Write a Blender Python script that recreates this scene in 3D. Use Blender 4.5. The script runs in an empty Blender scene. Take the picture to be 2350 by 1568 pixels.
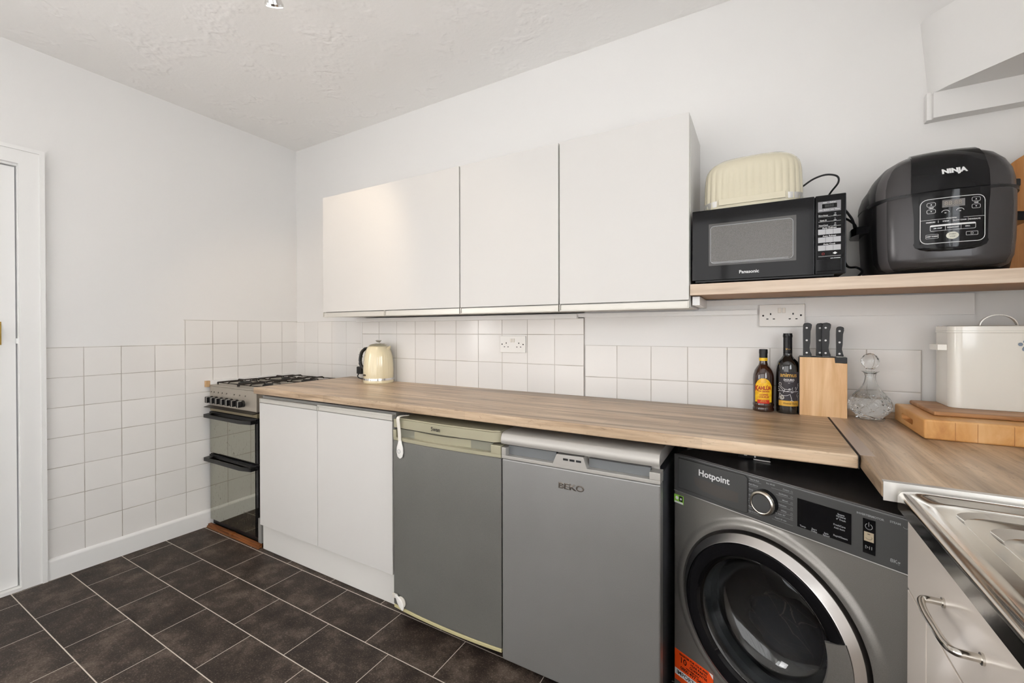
import bpy, bmesh, math, random
from mathutils import Vector, Matrix
PI = math.pi
random.seed(7)
C = bpy.context.scene.collection
SC = bpy.context.scene

# ------------------------------------------------------------------ camera
cam = bpy.data.cameras.new('camera')
camo = bpy.data.objects.new('camera', cam)
C.objects.link(camo)
SC.camera = camo
cam.sensor_width = 36.0
cam.lens = 36.0 * 990.51 / 2350.0
cam.shift_y = -19.396 / 2350.0
cam.clip_start = 0.02
_a, _p, _r = math.radians(29.7278), math.radians(-0.3556), math.radians(-0.09)
_F = Vector((-math.sin(_a), math.cos(_a), 0)); _R = Vector((math.cos(_a), math.sin(_a), 0)); _U = Vector((0, 0, 1))
_F2 = _F * math.cos(_p) + _U * math.sin(_p); _U2 = _U * math.cos(_p) - _F * math.sin(_p)
_R3 = _R * math.cos(_r) + _U2 * math.sin(_r); _U3 = _U2 * math.cos(_r) - _R * math.sin(_r)
_m = Matrix((_R3, _U3, -_F2)).transposed().to_4x4()
_m.translation = Vector((3.0543, -1.968, 1.2502))
camo.matrix_world = _m

# ------------------------------------------------------------------ world, view, daylight and added fill
SC.view_settings.view_transform = 'Standard'
SC.view_settings.look = 'None'
SC.view_settings.exposure = -0.16
SC.view_settings.gamma = 1.0
SC.view_settings.use_curve_mapping = False
w = bpy.data.worlds.new('world'); SC.world = w; w.use_nodes = True
w.node_tree.nodes['Background'].inputs[0].default_value = (0.95, 0.96, 1.0, 1)
w.node_tree.nodes['Background'].inputs[1].default_value = 1.0

def area(name, loc, target, sx, sy, power, col):
    l = bpy.data.lights.new(name, 'AREA'); l.shape = 'RECTANGLE'; l.size = sx; l.size_y = sy
    l.energy = power; l.color = col
    o = bpy.data.objects.new(name, l); C.objects.link(o)
    o.location = loc
    d = Vector(target) - Vector(loc)
    o.rotation_euler = d.to_track_quat('-Z', 'Y').to_euler()
    return o
# inferred side daylight, moved towards the camera to act as fill
area('daylight_side_fill', (4.16, -2.1, 1.62), (2.6, -2.1, 1.5), 1.6, 1.0, 38, (0.92, 0.96, 1.0))
area('fill_rear', (1.95, -3.52, 1.35), (1.95, -0.9, 1.45), 3.1, 2.1, 41, (1.0, 0.972, 0.935))  # added soft fill from behind the camera, no known source there

area('fill_left', (-0.32, -2.85, 1.52), (3.0, -1.6, 1.0), 0.66, 1.2, 34, (1.0, 0.98, 0.96))  # added fill for the fronts that face left, such as the sink cabinet

# ------------------------------------------------------------------ materials
def sl(c): return (c / 12.92) if c <= 0.04045 else ((c + 0.055) / 1.055) ** 2.4
def rgb(r, g, b): return (sl(r / 255), sl(g / 255), sl(b / 255), 1)

def mat(name, col, rough=0.5, metal=0.0, **k):
    m = bpy.data.materials.new(name); m.use_nodes = True
    b = m.node_tree.nodes['Principled BSDF']
    b.inputs['Base Color'].default_value = col
    b.inputs['Roughness'].default_value = rough
    b.inputs['Metallic'].default_value = metal
    for a, v in k.items():
        b.inputs[a.replace('_', ' ')].default_value = v
    return m

class NT:
    def __init__(s, m):
        s.m = m; s.t = m.node_tree; s.b = s.t.nodes['Principled BSDF']
    def n(s, ty, **k):
        x = s.t.nodes.new(ty)
        for a, v in k.items(): setattr(x, a, v)
        return x
    def l(s, a, b): s.t.links.new(a, b)
    def math(s, op, a, b=None, c=None):
        x = s.n('ShaderNodeMath', operation=op)
        for i, v in enumerate((a, b, c)):
            if v is None: continue
            if isinstance(v, (int, float)): x.inputs[i].default_value = v
            else: s.l(v, x.inputs[i])
        return x.outputs[0]
    def coords(s, scale=(1, 1, 1), loc=(0, 0, 0)):
        tc = s.n('ShaderNodeTexCoord'); mp = s.n('ShaderNodeMapping')
        mp.inputs['Scale'].default_value = scale; mp.inputs['Location'].default_value = loc
        s.l(tc.outputs['Object'], mp.inputs['Vector'])
        return mp.outputs[0]
    def noise(s, vec, scale, detail=4, rough=0.5, dist=0.0):
        x = s.n('ShaderNodeTexNoise'); s.l(vec, x.inputs['Vector'])
        x.inputs['Scale'].default_value = scale; x.inputs['Detail'].default_value = detail
        x.inputs['Roughness'].default_value = rough; x.inputs['Distortion'].default_value = dist
        return x.outputs['Fac']
    def ramp(s, fac, stops):
        x = s.n('ShaderNodeValToRGB'); s.l(fac, x.inputs[0])
        e = x.color_ramp.elements
        while len(e) < len(stops): e.new(0.5)
        for i, (p, c) in enumerate(stops): e[i].position = p; e[i].color = c
        return x.outputs[0]
    def mix(s, fac, a, b, mode='MIX'):
        x = s.n('ShaderNodeMix', data_type='RGBA', blend_type=mode)
        for sock, v in ((x.inputs[0], fac), (x.inputs[6], a), (x.inputs[7], b)):
            if isinstance(v, (int, float)): sock.default_value = v
            elif isinstance(v, tuple): sock.default_value = v
            else: s.l(v, sock)
        return x.outputs[2]
    def bump(s, h, strength=0.3, dist=0.002, normal=None):
        x = s.n('ShaderNodeBump'); x.inputs['Strength'].default_value = strength
        x.inputs['Distance'].default_value = dist; s.l(h, x.inputs['Height'])
        if normal is not None: s.l(normal, x.inputs['Normal'])
        return x.outputs[0]
    def color(s, c): s.l(c, s.b.inputs['Base Color'])
    def normal(s, c): s.l(c, s.b.inputs['Normal'])
    def roughness(s, c): s.l(c, s.b.inputs['Roughness'])

def g(v): return (v, v, v, 1)

def m_paint(name, col, strength=0.25, scale=90, rough=0.55):
    m = mat(name, col, rough); t = NT(m)
    v = t.coords()
    h = t.noise(v, scale, 3)
    h2 = t.noise(v, 4, 3)
    t.normal(t.bump(t.math('ADD', h, t.math('MULTIPLY', h2, 3.0)), strength, 0.0008))
    return m
M_wall = m_paint('wall_paint', (0.80, 0.785, 0.765, 1))
M_trim = m_paint('gloss_trim_paint', (0.84, 0.83, 0.81, 1), 0.12, 60, 0.3)
M_door = m_paint('door_paint', (0.83, 0.82, 0.80, 1), 0.12, 40, 0.38)
# ceiling: swirled textured plaster
M_ceil = mat('artex_ceiling', (0.93, 0.91, 0.885, 1), 0.6); t = NT(M_ceil)
v = t.coords()
wv = t.n('ShaderNodeTexWave', wave_type='RINGS'); t.l(t.coords((1, 1, 1)), wv.inputs['Vector'])
wv.inputs['Scale'].default_value = 5.0; wv.inputs['Distortion'].default_value = 14.0
wv.inputs['Detail'].default_value = 3.0; wv.inputs['Detail Scale'].default_value = 1.6
msk = t.ramp(t.noise(v, 6, 3), [(0.5, g(0)), (0.62, g(1))])
hh = t.math('MULTIPLY', wv.outputs['Fac'], msk)
t.normal(t.bump(t.math('ADD', hh, t.math('MULTIPLY', t.noise(v, 60, 3), 0.3)), 0.6, 0.004))

def m_tiles(name, ax, o1, p1, o2, p2, col=(0.83, 0.805, 0.775, 1), grout=(0.36, 0.32, 0.27, 1), gw=0.0016, gs=0.95):
    """glazed wall tiles; ax = horizontal object axis (0 x, 1 y), o = origin, p = pitch"""
    m = mat(name, col, 0.12, 0.0, Specular_IOR_Level=0.28); t = NT(m)
    tc = t.n('ShaderNodeTexCoord'); sp = t.n('ShaderNodeSeparateXYZ'); t.l(tc.outputs['Object'], sp.inputs[0])
    def edge(c, o, p):
        u = t.math('DIVIDE', t.math('SUBTRACT', c, o), p)
        f = t.math('FRACT', u)
        d = t.math('MULTIPLY', t.math('MINIMUM', f, t.math('SUBTRACT', 1.0, f)), p)
        return d, t.math('FLOOR', u)
    d1, i1 = edge(sp.outputs[ax], o1, p1)
    d2, i2 = edge(sp.outputs[2], o2, p2)
    nz = t.noise(t.coords(), 7, 3)
    d = t.math('MINIMUM', d1, d2)
    mask = t.math('LESS_THAN', d, gw)
    cell = t.math('ADD', t.math('MULTIPLY', i1, 12.9898), t.math('MULTIPLY', i2, 78.233))
    rnd = t.math('FRACT', t.math('MULTIPLY', t.math('SINE', cell), 43758.5))
    tint = t.mix(rnd, col, tuple([c * 0.955 for c in col[:3]]) + (1,))
    # grout shows only in places: it is partly painted over
    gm = t.math('MULTIPLY', mask, t.math('MULTIPLY', t.ramp(nz, [(0.25, g(0.35)), (0.7, g(1))]), gs))
    t.color(t.mix(gm, tint, grout))
    prof = t.math('MINIMUM', t.math('DIVIDE', d, 0.004), 1.0)
    wav = t.noise(t.coords(), 22, 2)
    t.normal(t.bump(t.math('ADD', prof, t.math('MULTIPLY', wav, 0.30)), 0.45, 0.0016))
    t.roughness(t.math('ADD', t.math('MULTIPLY', mask, 0.5), 0.13))
    return m

def m_wood_top(name, along):
    """laminate worktop, planks running along an object axis"""
    m = mat(name, (0.5, 0.38, 0.28, 1), 0.36); t = NT(m)
    sc = [22, 22, 22]; sc[along] = 1.5
    v = t.coords(tuple(sc))
    n1 = t.noise(v, 1.0, 6, 0.62, 0.8)
    sc2 = [9, 9, 9]; sc2[along] = 0.9
    n2 = t.noise(t.coords(tuple(sc2), (3.1, 1.7, 0.4)), 1.0, 3, 0.5, 0.2)
    sc3 = [140, 140, 140]; sc3[along] = 6
    n3 = t.noise(t.coords(tuple(sc3)), 1.0, 3)
    base = t.ramp(n1, [(0.30, rgb(134, 112, 90)), (0.42, rgb(176, 149, 120)), (0.55, rgb(200, 174, 145)), (0.72, rgb(216, 193, 166))])
    tc = t.n('ShaderNodeTexCoord'); sp = t.n('ShaderNodeSeparateXYZ'); t.l(tc.outputs['Object'], sp.inputs[0])
    ac = sp.outputs[1 - along]; al = sp.outputs[along]
    pr = t.math('FLOOR', t.math('DIVIDE', ac, 0.062))
    pc = t.math('FLOOR', t.math('ADD', t.math('DIVIDE', al, 0.85), t.math('MULTIPLY', pr, 0.37)))
    rn = t.math('FRACT', t.math('MULTIPLY', t.math('SINE', t.math('ADD', t.math('MULTIPLY', pr, 12.99), t.math('MULTIPLY', pc, 78.2))), 4375.5))
    base = t.mix(1.0, base, t.ramp(rn, [(0.0, g(0.86)), (0.5, g(0.97)), (1.0, g(1.06))]), 'MULTIPLY')
    streak = t.ramp(n2, [(0.32, (0.60, 0.58, 0.56, 1)), (0.45, g(1.0)), (1.0, g(1.04))])
    c = t.mix(1.0, base, streak, 'MULTIPLY')
    fine = t.ramp(n3, [(0.3, g(0.74)), (0.52, g(1.0))])
    c = t.mix(0.7, c, fine, 'MULTIPLY')
    sc4 = [46, 46, 46]; sc4[along] = 20
    fl = t.noise(t.coords(tuple(sc4), (5, 2, 9)), 1.0, 7, 0.75, 1.2)
    c = t.mix(0.55, c, t.ramp(fl, [(0.34, (0.42, 0.38, 0.33, 1)), (0.43, g(1.0))]), 'MULTIPLY')
    # knots
    vo = t.n('ShaderNodeTexVoronoi'); vo.inputs['Scale'].default_value = 1.0
    sk = [7, 7, 7]; sk[along] = 2.6
    t.l(t.coords(tuple(sk)), vo.inputs['Vector'])
    kn = t.ramp(vo.outputs['Distance'], [(0.03, g(0.45)), (0.10, g(1.0))])
    c = t.mix(0.85, c, kn, 'MULTIPLY')
    t.color(c)
    t.normal(t.bump(n3, 0.12, 0.0006))
    return m
M_top_x = m_wood_top('worktop_laminate_x', 0)
M_top_y = m_wood_top('worktop_laminate_y', 1)

M_shelf = mat('shelf_oak', (0.6, 0.5, 0.4, 1), 0.5); t = NT(M_shelf)
n1 = t.noise(t.coords((3, 40, 40)), 1.0, 5, 0.6)
t.color(t.ramp(n1, [(0.3, rgb(180, 158, 136)), (0.5, rgb(206, 186, 165)), (0.7, rgb(222, 205, 186))]))
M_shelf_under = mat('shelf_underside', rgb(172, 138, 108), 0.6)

def m_wood(name, c1, c2, c3, scale=(6, 60, 6), rough=0.45):
    m = mat(name, c2, rough); t = NT(m)
    n1 = t.noise(t.coords(scale), 1.0, 5, 0.6, 0.6)
    t.color(t.ramp(n1, [(0.3, c1), (0.5, c2), (0.72, c3)]))
    return m
M_block = m_wood('knife_block_wood', rgb(205, 158, 108), rgb(222, 180, 132), rgb(236, 200, 156), (38, 38, 3))
M_board = m_wood('butcher_board', rgb(196, 136, 76), rgb(218, 162, 98), rgb(232, 186, 130), (14, 3, 9))
M_board2 = m_wood('thin_board', rgb(150, 106, 68), rgb(176, 128, 84), rgb(196, 150, 106), (3, 30, 30))
M_round = m_wood('round_board_wood', rgb(150, 95, 45), rgb(182, 122, 62), rgb(200, 142, 82), (30, 30, 2.5))
M_orange = m_wood('orange_stained_wood', rgb(74, 42, 22), rgb(132, 78, 40), rgb(170, 106, 58), (3, 50, 50), 0.4)
M_endgrain = m_wood('cut_wood_end', rgb(176, 140, 98), rgb(196, 160, 116), rgb(206, 172, 130), (60, 60, 60))

# floor: vinyl tiles, staggered rows
M_floor = mat('vinyl_floor', (0.05, 0.043, 0.038, 1), 0.42, 0.0, Specular_IOR_Level=0.25); t = NT(M_floor)
tc = t.n('ShaderNodeTexCoord'); sp = t.n('ShaderNodeSeparateXYZ'); t.l(tc.outputs['Object'], sp.inputs[0])
ry = t.math('DIVIDE', t.math('SUBTRACT', -0.562, sp.outputs[1]), 0.2035)
row = t.math('FLOOR', ry); fy = t.math('FRACT', ry)
rx = t.math('DIVIDE', t.math('SUBTRACT', t.math('SUBTRACT', sp.outputs[0], 0.29), t.math('MULTIPLY', row, 0.130)), 0.349)
fx = t.math('FRACT', rx)
dy = t.math('MULTIPLY', t.math('MINIMUM', fy, t.math('SUBTRACT', 1.0, fy)), 0.2035)
dx = t.math('MULTIPLY', t.math('MINIMUM', fx, t.math('SUBTRACT', 1.0, fx)), 0.349)
gm = t.math('MAXIMUM', t.math('LESS_THAN', dy, 0.0018), t.math('LESS_THAN', dx, 0.0014))
v = t.coords()
cell = t.math('ADD', t.math('MULTIPLY', row, 7.13), t.math('MULTIPLY', t.math('FLOOR', rx), 3.77))
cv = t.n('ShaderNodeCombineXYZ'); t.l(cell, cv.inputs[2])
va = t.n('ShaderNodeVectorMath', operation='ADD'); t.l(v, va.inputs[0]); t.l(cv.outputs[0], va.inputs[1])
n1 = t.noise(va.outputs[0], 9, 8, 0.68)
n2 = t.noise(v, 160, 3, 0.7)
base = t.ramp(n1, [(0.36, rgb(40, 32, 28)), (0.52, rgb(58, 48, 42)), (0.70, rgb(98, 85, 75))])
sp2 = t.ramp(t.math('ADD', n2, t.math('MULTIPLY', n1, 0.25)), [(0.66, g(0)), (0.84, g(0.55))])
c = t.mix(sp2, base, rgb(138, 126, 114))
t.color(t.mix(gm, c, rgb(206, 196, 184)))
t.roughness(t.math('ADD', 0.44, t.math('MULTIPLY', n1, 0.2)))
t.normal(t.bump(n2, 0.15, 0.0008))

M_cab = mat('white_gloss_cabinet', rgb(212, 209, 205), 0.38, 0.0, Specular_IOR_Level=0.3)
M_cab2 = mat('white_plinth', rgb(226, 223, 218), 0.35)
M_alu = mat('brushed_aluminium', (0.70, 0.69, 0.67, 1), 0.32, 0.85)
M_alu_l = mat('satin_pull', rgb(208, 204, 196), 0.35, 0.25)
M_gap = mat('dark_gap', (0.015, 0.014, 0.013, 1), 0.6)
M_carc = mat('grey_carcass', rgb(140, 138, 134), 0.6)
def m_flake(name, col, rough, metal=0.5):
    m = mat(name, col, rough, metal); t = NT(m)
    n = t.noise(t.coords(), 700, 2, 0.8)
    n2 = t.noise(t.coords(), 3, 4, 0.5)
    t.color(t.mix(1.0, t.ramp(n, [(0.3, tuple(c * 0.86 for c in col[:3]) + (1,)), (0.7, tuple(min(1, c * 1.12) for c in col[:3]) + (1,))]),
                  t.ramp(n2, [(0.3, g(0.93)), (0.7, g(1.04))]), 'MULTIPLY'))
    return m
M_swan = m_flake('silver_fridge_door', (0.225, 0.22, 0.205, 1), 0.36, 0.45)
M_swan_tr = mat('cream_silver_plastic', rgb(168, 162, 138), 0.32, 0.15)
M_seal = mat('cream_door_seal', rgb(196, 186, 142), 0.5)
M_beko = m_flake('silver_fridge_panel', (0.335, 0.33, 0.32, 1), 0.34, 0.5)
M_beko_tr = mat('silver_plastic_trim', rgb(178, 174, 168), 0.32, 0.25)
M_pocket = mat('handle_pocket', rgb(120, 122, 124), 0.35, 0.3)
M_fside = mat('fridge_side', rgb(78, 80, 84), 0.4, 0.2)
M_wm = m_flake('graphite_steel', (0.265, 0.252, 0.235, 1), 0.33, 0.6)
M_wm_dark = mat('graphite_fascia', rgb(80, 80, 80), 0.33, 0.25)
M_wm_top = mat('dark_lid', rgb(52, 50, 49), 0.3, 0.1)
M_chrome = mat('chrome', (0.78, 0.77, 0.76, 1), 0.07, 1.0)
M_brushed = mat('champagne_metal', (0.62, 0.57, 0.50, 1), 0.2, 1.0)
M_black = mat('gloss_black', (0.007, 0.007, 0.008, 1), 0.07, 0.0, Specular_IOR_Level=0.25)
M_black_m = mat('satin_black', (0.010, 0.010, 0.011, 1), 0.38, 0.0, Specular_IOR_Level=0.4)
M_blackglass = mat('black_glass', (0.005, 0.005, 0.006, 1), 0.04, 0.0, Specular_IOR_Level=0.25)
M_glass = mat('clear_glass', (0.97, 0.98, 0.98, 1), 0.0, 0.0, Transmission_Weight=1.0, IOR=1.40)
M_porthole = mat('porthole_glass', (0.72, 0.75, 0.76, 1), 0.0, 0.0, Transmission_Weight=1.0, IOR=1.12, Coat_Weight=1.0, Coat_Roughness=0.01)
M_water = None and mat('clear_spirit', (0.97, 0.97, 0.97, 1), 0.0, 0.0, Transmission_Weight=1.0, IOR=1.18)
M_white = mat('white_plastic', rgb(232, 229, 224), 0.35)
M_white2 = mat('ivory_plastic', rgb(222, 216, 206), 0.4)
M_print = mat('white_print', rgb(222, 222, 222), 0.5)
M_print_g = mat('grey_print', rgb(160, 162, 165), 0.5)
M_cream = mat('cream_enamel', rgb(226, 214, 180), 0.15, 0.0, Coat_Weight=0.6, Coat_Roughness=0.05)
M_cream2 = mat('cream_toaster', rgb(208, 200, 176), 0.15, 0.0, Coat_Weight=0.6, Coat_Roughness=0.05)
M_bin = mat('stone_enamel', rgb(234, 231, 222), 0.16, 0.0, Coat_Weight=0.5, Coat_Roughness=0.04)
M_steel = mat('stainless_steel', (0.66, 0.63, 0.58, 1), 0.14, 1.0); t = NT(M_steel)
t.normal(t.bump(t.noise(t.coords((60, 4, 60)), 1, 3), 0.05, 0.001))
M_steel_c = mat('cooker_steel', rgb(176, 168, 156), 0.34, 0.55)
M_brass = mat('brass', (0.30, 0.19, 0.05, 1), 0.3, 1.0)
M_kahl = mat('amber_brown_glass', (0.035, 0.010, 0.004, 1), 0.04, 0.0, Coat_Weight=1.0, Coat_Roughness=0.02)
M_wine = mat('dark_wine_glass', (0.006, 0.006, 0.006, 1), 0.04, 0.0, Coat_Weight=1.0, Coat_Roughness=0.02)
M_yel = mat('yellow_label', rgb(246, 196, 22), 0.4); t = NT(M_yel)
t.color(t.ramp(t.noise(t.coords(), 90, 4), [(0.35, rgb(232, 172, 14)), (0.65, rgb(250, 208, 40))]))
M_red = mat('red_print', rgb(176, 34, 20), 0.45)
M_red2 = mat('red_label', rgb(206, 40, 22), 0.45)
M_gold = mat('gold_foil', rgb(214, 168, 70), 0.3, 0.4)
M_dlabel = mat('dark_label', rgb(48, 44, 50), 0.6)
M_orange_s = mat('orange_sticker', rgb(236, 78, 18), 0.45)
M_green = mat('green_sticker', rgb(140, 200, 70), 0.45)
M_paw = mat('blue_grey_print', rgb(126, 140, 156), 0.5)
M_blackprint = mat('black_print', rgb(26, 24, 24), 0.5)
M_ninja_g = mat('gunmetal_panel', rgb(66, 64, 65), 0.24, 0.35)
M_ninja_l = mat('gunmetal_edge', rgb(92, 89, 90), 0.36, 0.35)
M_mirror = mat('smoked_mirror_glass', (0.42, 0.42, 0.37, 1), 0.03, 1.0); t = NT(M_mirror)
nz = t.noise(t.coords((1, 1, 0.25)), 170, 3, 0.7)
nb = t.noise(t.coords(), 5, 3)
dirt = t.math('MULTIPLY', t.ramp(nz, [(0.60, g(0)), (0.70, g(1))]), t.ramp(nb, [(0.35, g(0.15)), (0.65, g(0.9))]))
t.color(t.mix(dirt, (0.43, 0.43, 0.375, 1), (0.14, 0.12, 0.07, 1)))
t.roughness(t.math('ADD', 0.03, t.math('MULTIPLY', dirt, 0.5)))
M_rusty = mat('stained_steel', rgb(150, 138, 110), 0.4, 0.5)
M_cast = mat('cast_iron_rack', rgb(44, 38, 34), 0.5, 0.2)
M_drum = mat('drum_steel', (0.28, 0.27, 0.26, 1), 0.3, 0.9)
M_cloth_d = mat('dark_cloth', rgb(34, 36, 44), 0.9)
M_cloth_g = mat('grey_cloth', rgb(110, 110, 112), 0.9)
M_cloth_l = mat('striped_cloth', rgb(150, 152, 158), 0.9); t = NT(M_cloth_l)
wv = t.n('ShaderNodeTexWave'); t.l(t.coords(), wv.inputs['Vector']); wv.inputs['Scale'].default_value = 90
t.color(t.ramp(wv.outputs['Fac'], [(0.3, rgb(160, 162, 168)), (0.7, rgb(240, 240, 242))]))
M_cloth_b = mat('blue_cloth', rgb(70, 92, 160), 0.9)
M_glow = mat('lamp_lens', (1, 1, 1, 1), 0.4); M_glow.node_tree.nodes['Principled BSDF'].inputs['Emission Color'].default_value = (1, 0.93, 0.82, 1)
M_glow.node_tree.nodes['Principled BSDF'].inputs['Emission Strength'].default_value = 12

# ------------------------------------------------------------------ mesh builder
class MB:
    def __init__(s): s.bm = bmesh.new()
    def _merge(s, b, m=0):
        for f in b.faces:
            f.smooth = True
            if m is not None: f.material_index = m
        bmesh.ops.recalc_face_normals(b, faces=b.faces)
        me = bpy.data.meshes.new('tmp'); b.to_mesh(me); b.free()
        s.bm.from_mesh(me); bpy.data.meshes.remove(me)
        return s
    def box(s, x0, x1, y0, y1, z0, z1, r=0, seg=2, m=0):
        b = bmesh.new(); bmesh.ops.create_cube(b, size=1)
        for v in b.verts:
            v.co = Vector((x0 if v.co.x < 0 else x1, y0 if v.co.y < 0 else y1, z0 if v.co.z < 0 else z1))
        if r > 0:
            r = min(r, abs(x1 - x0) * .49, abs(y1 - y0) * .49, abs(z1 - z0) * .49)
            bmesh.ops.bevel(b, geom=list(b.edges), offset=r, segments=seg, affect='EDGES', profile=0.5)
        return s._merge(b, m)
    def loft(s, rings, m=0, cap0=True, cap1=True, closed=True, loop=False, cm=None):
        b = bmesh.new(); R = [[b.verts.new(p) for p in r] for r in rings]
        n = len(rings[0]); k = n if closed else n - 1
        prs = list(zip(R[:-1], R[1:])) + ([(R[-1], R[0])] if loop else [])
        for a, c in prs:
            for i in range(k):
                j = (i + 1) % n
                f = b.faces.new((a[i], a[j], c[j], c[i])); f.material_index = cm[i] if cm else m
        if not loop:
            if cap0 and closed: b.faces.new(R[0][::-1])
            if cap1 and closed: b.faces.new(R[-1])
        return s._merge(b, None if cm else m)
    def lathe(s, prof, c=(0, 0, 0), seg=40, m=0, fn=None, sx=1, sy=1, cap0=True, cap1=True):
        rings = []
        for (r, z) in prof:
            ring = []
            for i in range(seg):
                a = 2 * PI * i / seg
                rr = max(r, 1e-5) if fn is None else fn(max(r, 1e-5), z, a)
                ring.append((c[0] + rr * math.cos(a) * sx, c[1] + rr * math.sin(a) * sy, c[2] + z))
            rings.append(ring)
        return s.loft(rings, m, cap0, cap1)
    def tube(s, pts, r, seg=10, m=0, closed=False, flat=None):
        P = [Vector(p) for p in pts]; n = len(P); rings = []
        up = Vector((0, 0, 1)); prev = None
        for i in range(n):
            if closed: d = P[(i + 1) % n] - P[i - 1]
            else: d = P[min(i + 1, n - 1)] - P[max(i - 1, 0)]
            d.normalize()
            if prev is None:
                a = d.cross(up)
                if a.length < 1e-3: a = d.cross(Vector((0, 1, 0)))
            else: a = prev - d * prev.dot(d)
            a.normalize(); prev = a; c = d.cross(a)
            rr = r[i] if isinstance(r, (list, tuple)) else r
            f = flat or (1, 1)
            rings.append([P[i] + (a * math.cos(q) * f[0] + c * math.sin(q) * f[1]) * rr for q in [2 * PI * k / seg for k in range(seg)]])
        return s.loft(rings, m, loop=closed)
    def prism(s, poly, axis, a0, a1, r=0, m=0, seg=2):
        def P(u, v, a): return {'y': (u, a, v), 'x': (a, u, v), 'z': (u, v, a)}[axis]
        b = bmesh.new()
        A = [b.verts.new(P(u, v, a0)) for u, v in poly]; B = [b.verts.new(P(u, v, a1)) for u, v in poly]
        b.faces.new(A[::-1]); b.faces.new(B)
        n = len(poly)
        for i in range(n): b.faces.new((A[i], A[(i + 1) % n], B[(i + 1) % n], B[i]))
        if r > 0: bmesh.ops.bevel(b, geom=list(b.edges), offset=r, segments=seg, affect='EDGES', profile=0.5, clamp_overlap=True)
        return s._merge(b, m)
    def cyl(s, p0, p1, r0, r1=None, seg=24, m=0, cap0=True, cap1=True):
        p0 = Vector(p0); p1 = Vector(p1); d = (p1 - p0).normalized()
        a = d.cross(Vector((0, 0, 1)))
        if a.length < 1e-3: a = Vector((1, 0, 0))
        a.normalize(); c = d.cross(a); r1 = r0 if r1 is None else r1
        return s.loft([[p + (a * math.cos(q) + c * math.sin(q)) * r for q in [2 * PI * k / seg for k in range(seg)]] for p, r in ((p0, r0), (p1, r1))], m, cap0, cap1)
    def sphere(s, c, r, sx=1, sy=1, sz=1, seg=20, m=0):
        prof = [(r * math.sin(PI * k / 12), -r * math.cos(PI * k / 12) * sz) for k in range(13)]
        return s.lathe(prof, c, seg, m, sx=sx, sy=sy)
    def quad(s, pts, m=0):
        b = bmesh.new(); b.faces.new([b.verts.new(p) for p in pts])
        for f in b.faces: f.material_index = m
        me = bpy.data.meshes.new('tmp'); b.to_mesh(me); b.free(); s.bm.from_mesh(me); bpy.data.meshes.remove(me); return s
    def grid(s, fn, nu, nv, m=0, thick=None):
        b = bmesh.new(); V = [[b.verts.new(fn(i / nu, j / nv)) for j in range(nv + 1)] for i in range(nu + 1)]
        for i in range(nu):
            for j in range(nv): b.faces.new((V[i][j], V[i + 1][j], V[i + 1][j + 1], V[i][j + 1]))
        for f in b.faces: f.material_index = m; f.smooth = True
        me = bpy.data.meshes.new('tmp'); b.to_mesh(me); b.free(); s.bm.from_mesh(me); bpy.data.meshes.remove(me); return s
    def text(s, body, size, fn, m=0, align='CENTER', bold=0.0, sx=1.0, shear=0.0, sub=False):
        """adds flat lettering; fn maps lettering (u, v) to a point"""
        cu = bpy.data.curves.new('t', 'FONT'); cu.body = body; cu.size = size; cu.align_x = align; cu.align_y = 'CENTER'
        cu.offset = bold; cu.shear = shear; cu.resolution_u = 3
        ob = bpy.data.objects.new('t', cu)
        me = bpy.data.meshes.new_from_object(ob)
        b = bmesh.new(); b.from_mesh(me)
        for v in b.verts: v.co = Vector(fn(v.co.x * sx, v.co.y))
        for f in b.faces: f.material_index = m; f.smooth = False
        me2 = bpy.data.meshes.new('tmp'); b.to_mesh(me2); b.free(); s.bm.from_mesh(me2)
        bpy.data.objects.remove(ob); bpy.data.curves.remove(cu); bpy.data.meshes.remove(me); bpy.data.meshes.remove(me2)
        return s
    def ribbon(s, pts, wd, fn, m=0):
        """a drawn line of width wd in (u, v), mapped by fn"""
        Q = [Vector((p[0], p[1])) for p in pts]; P = [Q[0]]
        for q in Q[1:]:
            n = max(1, int((q - P[-1]).length / .006)); a = P[-1].copy()
            for k in range(1, n + 1): P.append(a + (q - a) * k / n)
        L = []
        for i in range(len(P)):
            d = (P[min(i + 1, len(P) - 1)] - P[max(i - 1, 0)])
            if d.length < 1e-9: d = Vector((1, 0))
            d.normalize(); n = Vector((-d.y, d.x)) * wd / 2
            L.append((P[i] + n, P[i] - n))
        b = bmesh.new(); V = [(b.verts.new(fn(a.x, a.y)), b.verts.new(fn(c.x, c.y))) for a, c in L]
        for i in range(len(V) - 1): b.faces.new((V[i][0], V[i][1], V[i + 1][1], V[i + 1][0]))
        for f in b.faces: f.material_index = m
        me = bpy.data.meshes.new('tmp'); b.to_mesh(me); b.free(); s.bm.from_mesh(me); bpy.data.meshes.remove(me); return s
    def rect(s, u0, u1, v0, v1, wd, fn, m=0, r=0.0):
        return s.ribbon(rrect(u0, u1, v0, v1, r, 4) + [rrect(u0, u1, v0, v1, r, 4)[0], rrect(u0, u1, v0, v1, r, 4)[1]], wd, fn, m)
    def fill(s, pts, fn, m=0):
        return s.quad([fn(u, v) for u, v in pts], m)

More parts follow.
